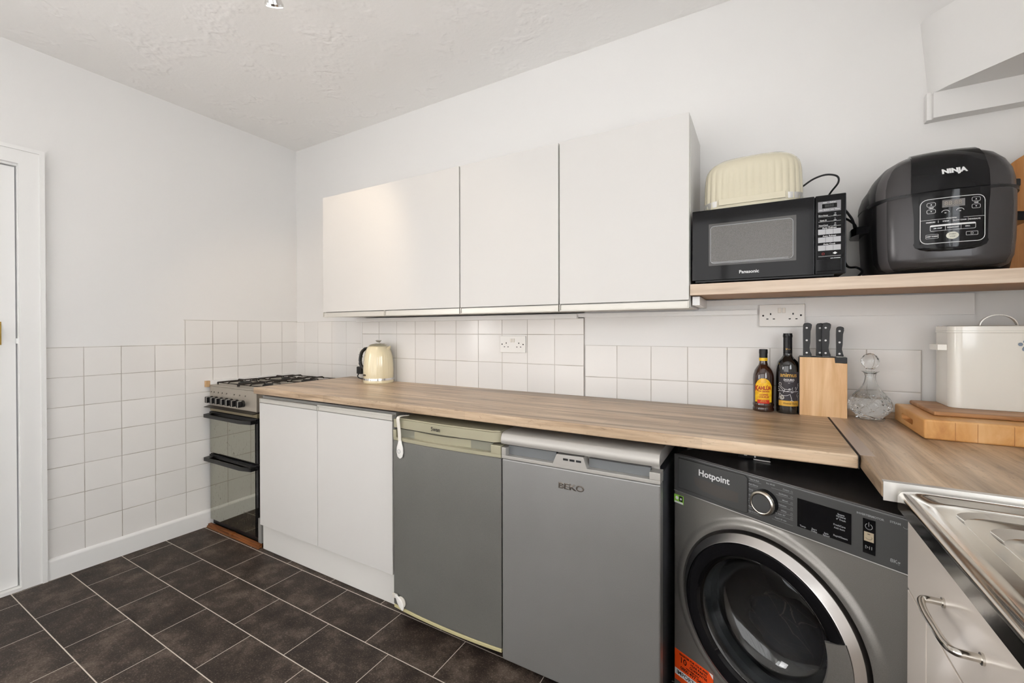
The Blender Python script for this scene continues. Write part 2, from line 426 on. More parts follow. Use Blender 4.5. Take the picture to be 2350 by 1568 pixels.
def rrect(u0, u1, v0, v1, r, n=5):
    if r <= 0: return [(u0, v0), (u1, v0), (u1, v1), (u0, v1)]
    o = []
    for cx, cy, a0 in ((u1 - r, v0 + r, -PI / 2), (u1 - r, v1 - r, 0), (u0 + r, v1 - r, PI / 2), (u0 + r, v0 + r, PI)):
        for k in range(n + 1):
            a = a0 + PI / 2 * k / n; o.append((cx + r * math.cos(a), cy + r * math.sin(a)))
    return o
def superell(cx, cy, a, b, z, n=4.0, seg=48):
    o = []
    for k in range(seg):
        q = 2 * PI * k / seg; c, s_ = math.cos(q), math.sin(q)
        o.append((cx + a * math.copysign(abs(c) ** (2 / n), c), cy + b * math.copysign(abs(s_) ** (2 / n), s_), z))
    return o
def bez(pts, n=24):
    """smooth path through points (Catmull-Rom)"""
    P = [Vector(p) for p in pts]; P = [P[0] * 2 - P[1]] + P + [P[-1] * 2 - P[-2]]; o = []
    for i in range(1, len(P) - 2):
        for k in range(n):
            t = k / n; a, b, c, d = P[i - 1], P[i], P[i + 1], P[i + 2]
            o.append(0.5 * ((2 * b) + (c - a) * t + (2 * a - 5 * b + 4 * c - d) * t * t + (-a + 3 * b - 3 * c + d) * t ** 3))
    o.append(P[-2]); return o
def carve(mb, cutter):
    os_ = []
    for q in (mb, cutter):
        me = bpy.data.meshes.new('tmp'); q.bm.to_mesh(me); o = bpy.data.objects.new('tmp', me); C.objects.link(o); os_.append(o)
    md = os_[0].modifiers.new('b', 'BOOLEAN'); md.operation = 'DIFFERENCE'; md.object = os_[1]; md.solver = 'EXACT'
    dg = bpy.context.evaluated_depsgraph_get(); dg.update()
    me = bpy.data.meshes.new_from_object(os_[0].evaluated_get(dg))
    mb.bm.clear(); mb.bm.from_mesh(me)
    for o in os_: bpy.data.objects.remove(o)
    return mb
def front(y): return lambda u, v: (u, y, v)

def obj(name, mb, mats, parent=None, angle=38, label=None):
    me = bpy.data.meshes.new(name); mb.bm.to_mesh(me); mb.bm.free()
    for m in (mats if isinstance(mats, (list, tuple)) else [mats]): me.materials.append(m)
    me.set_sharp_from_angle(angle=math.radians(angle))
    o = bpy.data.objects.new(name, me); C.objects.link(o)
    wn = o.modifiers.new('wn', 'WEIGHTED_NORMAL'); wn.keep_sharp = True; wn.weight = 80
    if parent: o.parent = parent
    if label: o['label'] = label
    return o
def thing(name, label, cat, loc=(0, 0, 0), rz=0, group=None, rx=0):
    o = bpy.data.objects.new(name, None); C.objects.link(o)
    o.empty_display_size = 0.05
    o.location = loc; o.rotation_euler = (rx, 0, rz); o['label'] = label; o['category'] = cat
    if group: o['group'] = group
    return o
def tag(o, label, cat, group=None):
    o['label'] = label; o['category'] = cat
    if group: o['group'] = group
    return o
def struct(name, mb, mats, parent=None, angle=38):
    o = obj(name, mb, mats, parent, angle)
    if not parent: o['kind'] = 'structure'
    return o

# ================================================================== THE ROOM
YB = 0.075          # painted back wall
XR = 3.98           # right wall
YF = -3.30          # wall behind the camera
def lx(y): return 0.0336 * y       # face of the (slightly skewed) left wall
def cz(x, y): return 2.611 + 0.0095 * x - 0.0185 * (y - YB)   # slightly sloping ceiling
struct('floor', MB().box(-0.35, 4.2, -3.5, 0.3, -0.05, 0), M_floor)
cb = MB(); pts = [(-0.3, -3.5), (4.15, -3.5), (4.15, 0.3), (-0.3, 0.3)]
cb.loft([[(x, y, cz(x, y)) for x, y in pts], [(x, y, cz(x, y) + 0.08) for x, y in pts]])
struct('ceiling', cb, M_ceil, angle=20)
struct('wall_back', MB().box(-0.2, XR + 0.15, YB, YB + 0.12, 0, 2.8), M_wall)
# left wall with the door opening (y from -1.342 outwards, head at z 2.05)
wl = MB()
def lbox(mb, y0, y1, z0, z1, d0=-0.15, d1=0.0, m=0):
    mb.loft([[(lx(y) + d, y, z) for d, y in ((d0, y0), (d1, y0), (d1, y1), (d0, y1))] for z in (z0, z1)], m)
lbox(wl, -1.34, 0.2, 0, 2.8); lbox(wl, -2.28, -1.34, 2.055, 2.8); lbox(wl, -2.5, -2.28, 0, 2.8); lbox(wl, -3.5, -3.2, 0, 2.8); lbox(wl, -3.2, -2.5, 0, 0.9); lbox(wl, -3.2, -2.5, 2.15, 2.8)
wlo = struct('wall_left', wl, M_wall)
# right wall with the sink window, stretched towards the camera for fill
wr = MB()
wr.box(XR, XR + 0.25, -3.5, -2.95, 0, 2.8); wr.box(XR, XR + 0.25, -1.25, 0.2, 0, 2.8)
wr.box(XR, XR + 0.25, -2.95, -1.25, 0, 1.10); wr.box(XR, XR + 0.25, -2.95, -1.25, 2.12, 2.8)
struct('wall_right', wr, M_wall)
wf = MB()
wf.box(-0.3, 0.35, YF - .15, YF, 0, 2.8); wf.box(3.55, 4.2, YF - .15, YF, 0, 2.8)
wf.box(0.35, 3.55, YF - .15, YF, 0, 0.28); wf.box(0.35, 3.55, YF - .15, YF, 2.42, 2.8)
struct('wall_front', wf, M_wall)
def window(name, ax, pos, u0, u1, z0, z1, sash):
    f = MB(); p = MB()
    def B(mb, a0, a1, c0, c1, d0, d1, r=0.004):
        if ax == 'x': mb.box(pos + d0, pos + d1, a0, a1, c0, c1, r)
        else: mb.box(a0, a1, pos + d0, pos + d1, c0, c1, r)
    t_ = 0.055
    B(f, u0, u1, z0, z0 + t_, 0, .06); B(f, u0, u1, z1 - t_, z1, 0, .06)
    us = [u0 + (u1 - u0) * k / sash for k in range(sash + 1)]
    for u in us: B(f, max(u0, u - t_ / 2), min(u1, u + t_ / 2), z0, z1, 0.0, .058)
    fr = struct(name, f, M_white)
    B(p, u0 + .01, u1 - .01, z0 + .01, z1 - .01, .026, .032, 0)
    pane = obj('pane', p, mat('window_glass', (1, 1, 1, 1), 0, 0, Transmission_Weight=1.0, IOR=1.01), fr)
    pane.visible_shadow = True
    return fr
window('window_1', 'x', XR + 0.06, -2.95, -1.25, 1.10, 2.12, 2)  # inferred sink window, made longer on the camera side to give fill
window('fill_window_rear', 'y', YF - 0.10, 0.35, 3.55, 0.28, 2.42, 4)  # unseen window made up to carry the rear fill

window('fill_window_left', 'x', -0.25, -3.2, -2.5, 0.9, 2.15, 1)  # unseen window added only to let in the left fill
# tiled areas (glazed square tiles) on the walls
PT = 0.1525
M_tl = m_tiles('wall_tiles_left', 1, -0.045, PT, 1.1648, PT)
M_tb0 = m_tiles('wall_tiles_corner', 0, -0.0483, PT, 1.162, PT, gw=0.0012, gs=0.75)
M_tb1 = m_tiles('wall_tiles_middle', 0, 0.802, PT, 1.229, 0.1505)
M_tb2 = m_tiles('wall_tiles_right', 0, 2.484, PT, 1.1788, 0.1505)
tl = MB()
lbox(tl, -0.663, YB, 0.10, 1.319, -0.01, 0.004); lbox(tl, -1.262, -0.663, 0.10, 1.168, -0.01, 0.004)
obj('tiled_lower_wall', tl, M_tl, wlo)
wb = bpy.data.objects['wall_back']
obj('tiled_splashback', MB().box(-0.02, 0.80, YB - 0.006, YB + .01, 0.5, 1.316), M_tb0, wb)
obj('tiled_splashback', MB().box(0.80, 2.327, 0.0, YB, 0.5, 1.309, 0.002), M_tb1, wb)
# boxed-out lower wall right of the tiles: painted above, tiled below, drifting back to the main plane
def yr(x): return 0.006 + 0.043 * (x - 2.33)
rp = MB(); x0, x1 = 2.3275, 3.985
rp.loft([[(x0, yr(x0) + .003, z), (x1, yr(x1) + .003, z), (x1, YB, z), (x0, YB, z)] for z in (0.5, 1.372)])
obj('painted_panel', rp, M_wall, wb)
rt = MB(); xt = 3.552
rt.loft([[(x0 + .004, yr(x0), z), (xt, yr(xt), z), (xt, yr(xt) + .02, z), (x0 + .004, yr(x0) + .02, z)] for z in (0.5, 1.1788)])
obj('tiled_splashback', rt, M_tb2, wb)
# thin boards and battens painted with the wall
def wallbox(mb, xa, xb, za, zb, d, r=0.0015):
    mb.loft([[(xa, yr(xa) - d, z), (xb, yr(xb) - d, z), (xb, yr(xb) + .01, z), (xa, yr(xa) + .01, z)] for z in (za, zb)])
p1 = MB(); wallbox(p1, 3.21, 3.684, 1.302, 1.374, 0.006); wallbox(p1, 2.80, 3.21, 1.351, 1.374, 0.004)
obj('cover_board', p1, M_wall, wb)
struct('trim_1', MB().box(0.765, 2.30, -0.022, 0.0, 1.306, 1.330, 0.002), M_trim)      # batten under the wall cabinets
p2 = MB(); wallbox(p2, 2.29, 3.05, 1.312, 1.331, 0.014)
struct('trim_2', p2, M_trim)                                                          # cable trunking to the right socket
struct('trim_3', MB().box(0.756, 0.79, 0.03, YB - .006, 1.13, 1.316, 0.002), M_trim)   # vertical trunking to the sockets by the kettle
# skirting
bb = MB()
prof = [(0.0, 0.0), (0.019, 0.0), (0.019, 0.088), (0.015, 0.098), (0.006, 0.104), (0.0, 0.105)]
bb.loft([[(lx(y) + d, y, z) for d, z in prof] for y in (-1.262, -0.5)])
struct('baseboard_left', bb, M_trim)
struct('baseboard_front', MB().box(0, XR, YF, YF + .018, 0, .1, .004), M_trim)
# door on the left with casing
dr = thing('door_1', 'white painted flush door', 'door'); del dr['category']; del dr['label']; dr['kind'] = 'structure'
ar = MB()
lbox(ar, -1.34, -1.256, 0, 2.133, -0.01, 0.018); lbox(ar, -2.36, -1.34, 2.055, 2.133, -0.01, 0.018); lbox(ar, -2.38, -2.28, 0, 2.054, -0.01, 0.018)
lbox(ar, -1.272, -1.254, 0, 2.119, 0.010, 0.025); lbox(ar, -2.38, -1.254, 2.119, 2.137, 0.010, 0.025)
obj('door_casing', ar, M_trim, dr)
jm = MB(); lbox(jm, -1.342, -1.325, 0, 2.055, -0.13, 0.0); lbox(jm, -2.28, -1.325, 2.045, 2.06, -0.13, 0.0)
lbox(jm, -2.28, -1.34, 0, 0.016, -0.12, 0.02)
obj('door_lining', jm, M_trim, dr)
dp = MB(); lbox(dp, -2.27, -1.3475, 0.018, 2.040, -0.055, -0.012)
dpo = obj('door_panel', dp, M_door, dr)
pl = MB(); lbox(pl, -1.48, -1.393, 1.185, 1.295, -0.014, -0.008)
pl.cyl((lx(-1.43) - .01, -1.452, 1.24), (lx(-1.43) + .035, -1.452, 1.24), .009, m=0); pl.sphere((lx(-1.43) + .04, -1.452, 1.24), .020)
obj('door_knob', pl, M_brass, dpo)
ct = MB(); lbox(ct, -1.349, -1.341, 1.19, 1.215, -0.03, -0.006); obj('latch_plate', ct, M_alu, dr)
# corner boxing near the ceiling on the right, and its ledge
cbx = MB()
zb, zt = 2.06, 2.62
foot = lambda k: [(3.546 + .022 * k, YB + .01), (3.556 + .015 * k, 0.04), (3.60, -0.005), (3.95, -0.35), (3.99, -0.35), (3.99, YB + .01)]
cbx.loft([[(x, y, zb) for x, y in foot(1.0)], [(x, y, 2.328) for x, y in foot(0.0)]])
wbx = struct('trim_4', cbx, M_wall)
lg = MB(); lg.box(3.572, 3.99, 0.03, YB + .01, 1.974, 2.062, 0.002); lg.box(3.558, 3.574, 0.045, YB + .01, 1.973, 2.07, .004)
obj('ledge', lg, M_wall, wbx)

# ================================================================== WORKTOPS
ZW, ZU = 0.9353, 0.9006
wt = thing('worktop', 'long pale wood-effect worktop running from the cooker to the corner joint', 'worktop', (0.617, 0, ZU))
b = MB(); b.box(0, 3.2736 - 0.617, -0.601, 0.0, 0, ZW - ZU, 0.005, 3)
b.box(0, 0.19, -0.01, YB - .006, 0, ZW - ZU)
obj('board', b, M_top_x, wt)
b = MB(); b.box(3.2722 - .617, 3.2742 - .617, -.601, -.003, 0.001, ZW - ZU + .0006, 0)
obj('jointing_strip', b, M_gap, wt)
wt2 = thing('worktop', 'shorter wood-effect worktop ending in a metal strip beside the sink', 'worktop', (3.277, -0.811, ZU))
b = MB(); b.box(0, XR - 3.277, 0, 0.811 + .04, 0, ZW - ZU, 0.006, 3)
obj('board', b, M_top_y, wt2)
b = MB(); b.box(-0.001, 0.030, 0.214, 0.806, ZW - ZU, ZW - ZU + .0012, 0.0005)
obj('jointing_strip', b, mat('tan_joint_strip', rgb(186, 166, 150), .3, .25), wt2)
b = MB(); b.box(0.002, XR - 3.277, -0.0035, 0.0, -0.003, ZW - ZU + .001, 0.0005); b.box(0.002, XR - 3.277, -0.0035, 0.012, ZW - ZU, ZW - ZU + .0018, 0.0005)
obj('end_strip', b, M_alu, wt2)
b = MB(); b.box(3.335, 3.56, 0.022, 0.046, ZW, ZW + .022, .002)
tag(obj('upstand', b, M_top_x), 'small strip of wood-effect upstand behind the crystal decanter', 'upstand')
fs = thing('worktop_upstand', 'narrow wood filler strip, painted white on top, on the wall beside the cooker', 'filler strip', (0, 0, 0.893))
b = MB(); lbox(b, -0.53, YB - .01, 0, .038, 0.005, 0.028)
obj('strip', b, M_trim, fs)
b = MB(); lbox(b, -0.552, -0.53, 0, .038, 0.005, 0.028); obj('cut_end', b, M_endgrain, fs)

# ================================================================== WALL CABINETS
def wall_cab(x0, x1, splits, label):
    t_ = thing('wall_cabinet', label, 'wall cabinet', (x0, YB, 1.333), group='white wall cabinets in a row')
    w_ = x1 - x0; yf = -0.25 - YB; H = 2.0585 - 1.333
    o = obj('body', MB().box(0.0003, w_ - .0003, yf + .022, 0, 0.004, H - .003, 0.001), M_cab, t_)
    xs = [0] + splits + [w_]
    d = MB().box(0.0022, w_ - .0022, yf, yf + .019, 0.030, H, 0.0015)
    do = obj('door', d, M_cab, t_)
    for a, c in zip(xs[:-1], xs[1:]):
        h = MB()
        h.box(a + .006, c - .006, yf + .004, yf + .010, 0.003, 0.026, .001)      # recessed pull face
        h.box(a + .002, c - .002, yf - .001, yf + .03, -0.001, 0.003, .0008)
        h.box(a + .002, a + .005, yf - .001, yf + .012, 0.003, 0.028); h.box(c - .005, c - .002, yf - .001, yf + .012, 0.003, 0.028)
        obj('pull_handle', h, M_alu_l, do)
    return t_
wall_cab(0.743, 1.7765, [0.52], 'widest white wall cabinet of the row, above the kettle')
wall_cab(1.7785, 2.3055, [], 'narrow white wall cabinet between its two neighbours in the row')
wc3 = wall_cab(2.3075, 2.8325, [], 'white wall cabinet with its side against the microwave and shelf')
b = MB(); b.box(2.838, 2.864, -0.22, yr(2.85) - .002, 1.343, 1.376, .001)
tag(obj('shelf_support_batten', b, M_trim), 'small square white batten under the shelf end, against the wall cabinet', 'batten')

# ================================================================== BASE CABINET
bc = thing('base_cabinet', 'white two-door base cabinet between the cooker and the cream-trimmed fridge', 'base cabinet', (0.628, -0.05, 0))
W_ = 1.650 - 0.628
obj('body', MB().box(0.0, W_, -.505, 0.0, 0.155, .885, .001), M_carc, bc)
obj('plinth', MB().box(-.035, W_ + .02, -.485, -.47, 0.002, .158, .001), M_cab2, bc)
obj('side_panel', MB().box(-.075, -.045, -.49, -.47, 0.03, .17), M_carc, bc)
for k, (a, c) in enumerate(((0.004, 0.5035), (0.5065, W_ - .002))):
    d = obj('door', MB().box(a, c, -.525, -.507, 0.165, .848, .0015), M_cab, bc)
    h = MB(); h.box(a + .004, c - .004, -.522, -.512, .850, .868, .001)
    h.box(a, c, -.526, -.50, .869 + .0, .873, .001)
    h.box(a, a + .004, -.526, -.505, .85, .872); h.box(c - .004, c, -.526, -.505, .85, .872)
    if k: h.box(a, c, -.527, -.523, .873, .879, .001)
    obj('pull_handle', h, M_alu_l, d)

# ================================================================== FRIDGES
sw = thing('fridge', 'silver under-counter fridge with cream trim and bowed door, next to the white cabinet', 'fridge', (1.681, -0.60, 0), group='silver under-counter fridges')
W_ = 0.545
bow = lambda u: -0.012 * (1 - (2 * u / W_ - 1) ** 2)
obj('body', MB().box(0.004, W_ - .004, 0.055, 0.56, 0.03, .845, .004), M_fside, sw)
for fx_ in (.05, W_ - .09):
    for fy_ in (.08, .48): obj('foot', MB().box(fx_, fx_ + .04, fy_, fy_ + .04, 0, .032), M_black_m, sw)
N = 20
def bowed(mb, x0, x1, z0, z1, dpt, off=0.0, r=0.004, m=0):
    rows = []
    for z, ins in ((z0, r), (z0 + r, 0), (z1 - r, 0), (z1, r)):
        ring = [(x0 + (x1 - x0) * k / N, bow(x0 + (x1 - x0) * k / N) + off + ins, z) for k in range(N + 1)]
        ring += [(x1, dpt, z), (x0, dpt, z)]
        rows.append(ring)
    mb.loft(rows, m)
b = MB(); bowed(b, 0, W_, 0.062, .776, .05); dd = obj('door', b, M_swan, sw)
b = MB(); bowed(b, 0.001, W_ - .001, .048, .062, .05, 0.0, .002); obj('door_seal', b, M_seal, dd)
b = MB()
bowed(b, 0, W_, .776, .790, .05, -.001, .002)
b.box(0, .018, -.003, .05, .788, .822, .002); b.box(W_ - .045, W_, -.003, .05, .788, .822, .003)
b.loft([[(.10 + .30 * k / 12, .0185 - .013 * math.sin(PI * k / 12), z) for k in range(13)] + [(.40, .03, z), (.10, .03, z)] for z in (.790, .821)])
hh_ = obj('door_handle', b, M_swan_tr, dd, label='cream-silver handle strip along the top of the door')
obj('grip_recess', MB().box(0.015, W_ - .04, .018, .05, .788, .822), mat('recess_grey_green', rgb(140, 138, 124), .35, .1), hh_)
b = MB(); b.loft([[(x, y, z) for x, y in ((0.002, .0), (W_ * .5, -.012), (W_ - .03, -.006), (W_ - .006, .01), (W_, .05), (W_, .555), (0.002, .555))] for z in (.832, .868)])
b.loft([[(x, y, z) for x, y in ((0.01, .008), (W_ * .5, -.004), (W_ - .04, .002), (W_ - .012, .016), (W_ - .008, .05), (W_ - .008, .55), (0.01, .55))] for z in (.8685, .873)])
to = obj('worktop_lid', b, M_swan_tr, sw, label='cream plastic top')
b = MB(); b.text('Swan', .023, front(-.0165), bold=.0004, align='LEFT', m=0)
for v in b.bm.verts: v.co.x += .222; v.co.z += .851
obj('brand_lettering', b, M_blackprint, to)
# second fridge
bk = thing('fridge', 'wide silver fridge with rounded silver top lip, beside the washing machine', 'fridge', (2.229, -0.60, 0), group='silver under-counter fridges')
W_ = 0.566
obj('body', MB().box(0.006, W_ - .002, 0.05, 0.58, 0.02, .80, .004), M_fside, bk)
for fx_ in (.05, W_ - .09):
    for fy_ in (.08, .48): obj('foot', MB().box(fx_, fx_ + .04, fy_, fy_ + .04, 0, .022), M_black_m, bk)
dd = obj('door', MB().box(0, W_, 0, .045, 0.028, .776, .006, 3), M_beko, bk)
b = MB()
for xa, xb, za, zb_ in ((0, W_, .777, .789), (0, .018, .789, .818), (W_ - .033, W_, .789, .812)):
    b.box(xa, xb, -.002, .045, za, zb_, .0015)
b.prism([(.206, .788), (.332, .788), (.318, .826), (.222, .824)], 'y', -.003, .045, .001)
b.box(.01, W_ - .01, .040, .046, .78, .825)
h = obj('door_handle', b, M_beko_tr, dd)
obj('grip_recess', MB().box(.018, .21, .022, .041, .789, .822), M_pocket, h); obj('grip_recess', MB().box(.33, W_ - .034, .022, .041, .789, .818), M_pocket, h)
for k in range(3): obj('vent_slot', MB().box(.246 + .0235 * k, .264 + .0235 * k, -.0036, -.003, .806, .813), M_black_m, h)
b = MB()
pf = [(-.004, .832), (-.007, .842), (-.005, .856), (.004, .872), (.02, .884), (.045, .889), (.57, .889), (.57, .832)]
b.prism([(p.x, p.y) for p in bez([(q[0], q[1], 0) for q in pf[:6]], 5)] + pf[6:], 'x', 0.0, W_ - .002, 0)
for v in b.bm.verts:
    if v.co.z > .868: v.co.z = .868 + (v.co.z - .868) * .35
to = obj('worktop_lid', b, M_beko_tr, bk, 50)
b = MB(); b.text('BEKO', .027, front(-.0012), bold=.0008, sx=1.38)
for v in b.bm.verts: v.co.x += .274; v.co.z += .7165
o = obj('brand_lettering', b, mat('raised_silver_badge', rgb(112, 104, 96), .3, .6), dd)
s_ = o.modifiers.new('s', 'SOLIDIFY'); s_.thickness = .0015

# child locks on the first fridge
cl = thing('child_lock_strap', 'white strap lock hanging over the top corner of the cream-trimmed fridge', 'child lock', (1.728, -0.606, .70), group='white child safety locks')
b = MB()
ring = lambda z, wd, th: [(wd * math.cos(a), -.004 + th * math.sin(a), z) for a in [2 * PI * k / 20 for k in range(20)]]
b.loft([ring(z, wd, th) for z, wd, th in ((.005, .004, .002), (.012, .014, .005), (.03, .019, .006), (.05, .018, .006), (.07, .011, .005), (.082, .0085, .003))])
obj('pad', b, M_white, cl)
b = MB(); pts = [(0, -.006, .075), (-.001, -.007, .11), (-.004, -.009, .15), (-.008, -.008, .174), (-.008, .004, .182), (.012, .03, .184)]
P = bez(pts, 8); b.loft([[p + Vector((-.0085, 0, 0)), p + Vector((.0085, 0, 0)), p + Vector((.0085, .0, .0)) + Vector((0, .0015, .0015)), p + Vector((-.0085, .0015, .0015))] for p in P])
obj('strap', b, M_white2, cl)
b = MB(); b.tube([(.008 * math.cos(a), -.0105, .036 + .008 * math.sin(a)) for a in [2 * PI * k / 16 for k in range(16)]], .0008, 5, closed=True)
obj('button', b, M_print_g, cl)
cl = thing('child_lock_strap', 'small white lock stuck near the bottom corner of the cream-trimmed fridge', 'child lock', (1.714, -0.604, .055), group='white child safety locks')
b = MB(); b.lathe([(.024, 0), (.024, .003), (.02, .004)], (0.018, 0, .035), 24)
for v in b.bm.verts: v.co = Vector((v.co.x, -v.co.z + .035 - .004, .035 + v.co.y))
obj('adhesive_pad', b, M_white2, cl)
b = MB(); b.loft([[(x0_ + wd * math.cos(a) - (z - .035) * .5, -.009 + .004 * math.sin(a), z) for a in [2 * PI * k / 18 for k in range(18)]] for z, wd, x0_ in ((.006, .004, .014), (.014, .014, .012), (.03, .0175, .012), (.046, .016, .012), (.058, .009, .006), (.062, .004, .004))])
obj('pad', b, M_white, cl)
b = MB(); b.box(-.034, -.004, -.006, -.003, .042, .062, .001)
obj('strap', b, M_white2, cl)

# ================================================================== COOKER
ck = thing('cooker', 'slim silver gas cooker with black mirror oven doors in the room corner', 'cooker', (0.012, -0.53, 0))
W_ = 0.530
obj('body', MB().box(0.004, W_ - .004, 0.02, .585, .02, .895, .002), M_steel_c, ck)
fas = obj('control_panel', MB().box(0.0, W_ - .012, -.004, .02, .776, .899, .004), M_steel_c, ck)
b = MB()
for k, xx in enumerate((.018, .068, .124, .184, .24, .298, .366)):
    pass
for xx in (.020, .076, .134, .194, .250, .310, .374):
    b2 = MB(); b2.cyl((xx + .008, -.004, .816), (xx + .008, -.018, .816), .021, .020, 20)
    b2.box(xx - .004, xx + .020, -.042, -.016, .797, .836, .004)
    kb = obj('knob', b2, M_black_m, ck)
    b3 = MB(); b3.box(xx + .0185, xx + .0205, -.0435, -.041, .799, .835, .0005); b3.box(xx + .0185, xx + .0207, -.043, -.020, .833, .8355, .0005); obj('pointer', b3, M_alu_l, kb)
for xx in (.02, .055, .105, .15, .20, .285, .345, .405):
    b = MB(); b.tube([(xx + .005 * math.cos(a), -.0046, .862 + .005 * math.sin(a)) for a in [PI * 1.4 * k / 8 for k in range(9)]], .0006, 4)
    b.box(xx - .001, xx + .002, -.0046, -.004, .86, .866)
    obj('symbol', b, M_blackprint, fas)
b = MB(); b.prism([(-.034, .7685), (-.030, .766), (.0, .768), (.02, .768), (.02, .776), (.0, .776)], 'x', -.015, W_ - .004, .0008); obj('heat_deflector', b, mat('dark_stained_steel', rgb(66, 60, 54), .35, .5), ck)
b = MB(); b.box(0.0, W_ - .01, -.002, .02, .742, .766, .001); obj('vent_strip', b, M_rusty, ck)
def oven_door(z0, z1, hz):
    d = obj('oven_door', MB().box(.0, W_, -.001, .022, z0, z1, .002), M_black, ck)
    obj('glass', MB().box(.002, W_ - .028, -.004, -.0008, z0 + .004, z1 - .012), M_mirror, d)
    h = MB(); zt_ = hz; hh = .021
    top = [(0.006, .0), (.02, -.05), (.42, -.05), (.505, -.03), (.505, .0)]
    inner = [(0.055, -.004), (.065, -.042), (.412, -.042), (.475, -.024), (.465, -.004)]
    n_ = 5
    h.loft([[(x, y, zt_ - hh) for x, y in top], [(x, y, zt_) for x, y in top], [(x, y, zt_) for x, y in inner], [(x, y, zt_ - hh) for x, y in inner]], loop=True)
    h.box(.0, W_ - .012, -.008, .0, zt_ - .010, zt_ + .008, .002)
    obj('handle', h, M_black_m, d)
oven_door(.474, .738, .728)
oven_door(.048, .468, .456)
obj('drip_rail', MB().box(0.006, W_ - .006, .01, .03, .018, .05, .002), M_black_m, ck)
b = MB(); b.box(.0, W_, -.006, .56, .899, .907, .003)
for v in b.bm.verts: pass
hob = obj('hob', b, M_steel_c, ck)
for bx, by, r in ((.14, .14, .04), (.39, .14, .03), (.14, .42, .03), (.39, .42, .045)):
    b = MB(); b.lathe([(r, 0), (r, .008), (r * .75, .012), (r * .7, .016), (0.0001, .017)], (bx, by, .907), 20)
    obj('burner', b, M_black_m, hob)
for side in (0, 1):
    b = MB(); xa, xb = (.03, .262) if side == 0 else (.272, .505)
    zt_ = .926
    for yy0, yy1 in ((.03, .275), (.29, .54)):
        xm = (xa + xb) / 2; ym = (yy0 + yy1) / 2
        b.tube([(xa, yy0, zt_ - .006), (xb, yy0, zt_ - .006), (xb, yy1, zt_ - .006), (xa, yy1, zt_ - .006)], .0045, 6, closed=True)
        for p, q in (((xa, ym), (xm - .03, ym)), ((xb, ym), (xm + .03, ym)), ((xm, yy0), (xm, ym - .03)), ((xm, yy1), (xm, ym + .03))):
            b.tube([(p[0], p[1], zt_ - .008), (p[0] * .85 + q[0] * .15, p[1] * .85 + q[1] * .15, zt_ + .002), (q[0], q[1], zt_ + .002), (q[0], q[1], zt_ - .006)], .0045, 6)
        for fx_, fy_ in ((xa, yy0), (xb, yy0), (xb, yy1), (xa, yy1)): b.cyl((fx_, fy_, .907), (fx_, fy_, zt_ - .006), .005, seg=6)
    obj('pan_support', b, M_cast, hob)
b = MB(); b.box(0.01, .575, -.555, -.530, 0, .012, .002, m=0); b.box(0.01, .575, -.548, -.528, .012, .022, .002); b.box(.27, .30, -.556, -.53, .010, .026, .002)
tag(obj('threshold_strip', b, M_orange), 'orange-stained wooden strip on the floor in front of the cooker', 'wood strip')

# ================================================================== WASHING MACHINE
TH = math.radians(28.2)
wm = thing('washing_machine', 'graphite front-loading washing machine turned askew under the worktop corner', 'washing machine', (2.815, -0.478, 0), -TH)
W_ = 0.595; CX, CZ = .286, .447
b = MB(); b.box(0.0, W_, .012, .52, .02, .835, .004); b.box(.05, .09, .05, .09, 0, .02); b.box(.5, .54, .05, .09, 0, .02); b.box(.05, .09, .45, .49, 0, .02); b.box(.5, .54, .45, .49, 0, .02)
# body is a shell so the porthole can look into the drum
b = MB(); b.box(0, .012, .012, .52, .02, .835); b.box(W_ - .012, W_, .012, .52, .02, .835); b.box(0, W_, .508, .52, .02, .835); b.box(0, W_, .012, .52, .02, .03); b.box(0, W_, .012, .52, .823, .835)
obj('body', b, M_wm_top, wm)
for fx_ in (.05, .5):
    for fy_ in (.05, .45): obj('foot', MB().box(fx_, fx_ + .04, fy_, fy_ + .04, 0, .020), M_black_m, wm)
b = MB(); b.box(0.002, W_ - .002, .004, .52, .836, .850, .005); obj('lid', b, M_wm_top, wm)
# front panel: rectangle with round opening and raised lip
NS = 96
def rectpt(a, x0, x1, z0, z1):
    c, s_ = math.cos(a), math.sin(a); ts = []
    if c > 1e-6: ts.append((x1 - CX) / c)
    if c < -1e-6: ts.append((x0 - CX) / c)
    if s_ > 1e-6: ts.append((z1 - CZ) / s_)
    if s_ < -1e-6: ts.append((z0 - CZ) / s_)
    t_ = min(ts); return (CX + c * t_, CZ + s_ * t_)
angs = sorted(set([2 * PI * k / NS for k in range(NS)] + [math.atan2(z - CZ, x - CX) % (2 * PI) for x in (0, W_) for z in (.06, .727)]))
def circ(r, y): return [(CX + r * math.cos(a), y, CZ + r * math.sin(a)) for a in angs]
def rc(x0, x1, z0, z1, y): return [(p[0], y, p[1]) for p in [rectpt(a, x0, x1, z0, z1) for a in angs]]
b = MB(); b.loft([rc(0, W_, .06, .727, .014), rc(0, W_, .06, .727, 0.003), rc(.003, W_ - .003, .063, .725, 0), [(CX + min(.277, math.hypot(q[0] - CX, q[1] - CZ) * .985) * math.cos(a), 0, CZ + min(.277, math.hypot(q[0] - CX, q[1] - CZ) * .985) * math.sin(a)) for a, q in [(a, rectpt(a, .003, W_ - .003, .063, .725)) for a in angs]],
        circ(.268, -.004), circ(.262, -.0085), circ(.254, -.010), circ(.246, -.009), circ(.2435, .000), circ(.242, .03), circ(.19, .032)], cap0=False, cap1=False)
fp = obj('front_panel', b, M_wm, wm, 50)
obj('plinth', MB().box(0, W_, .002, .014, .02, .058, .001), M_wm, wm)
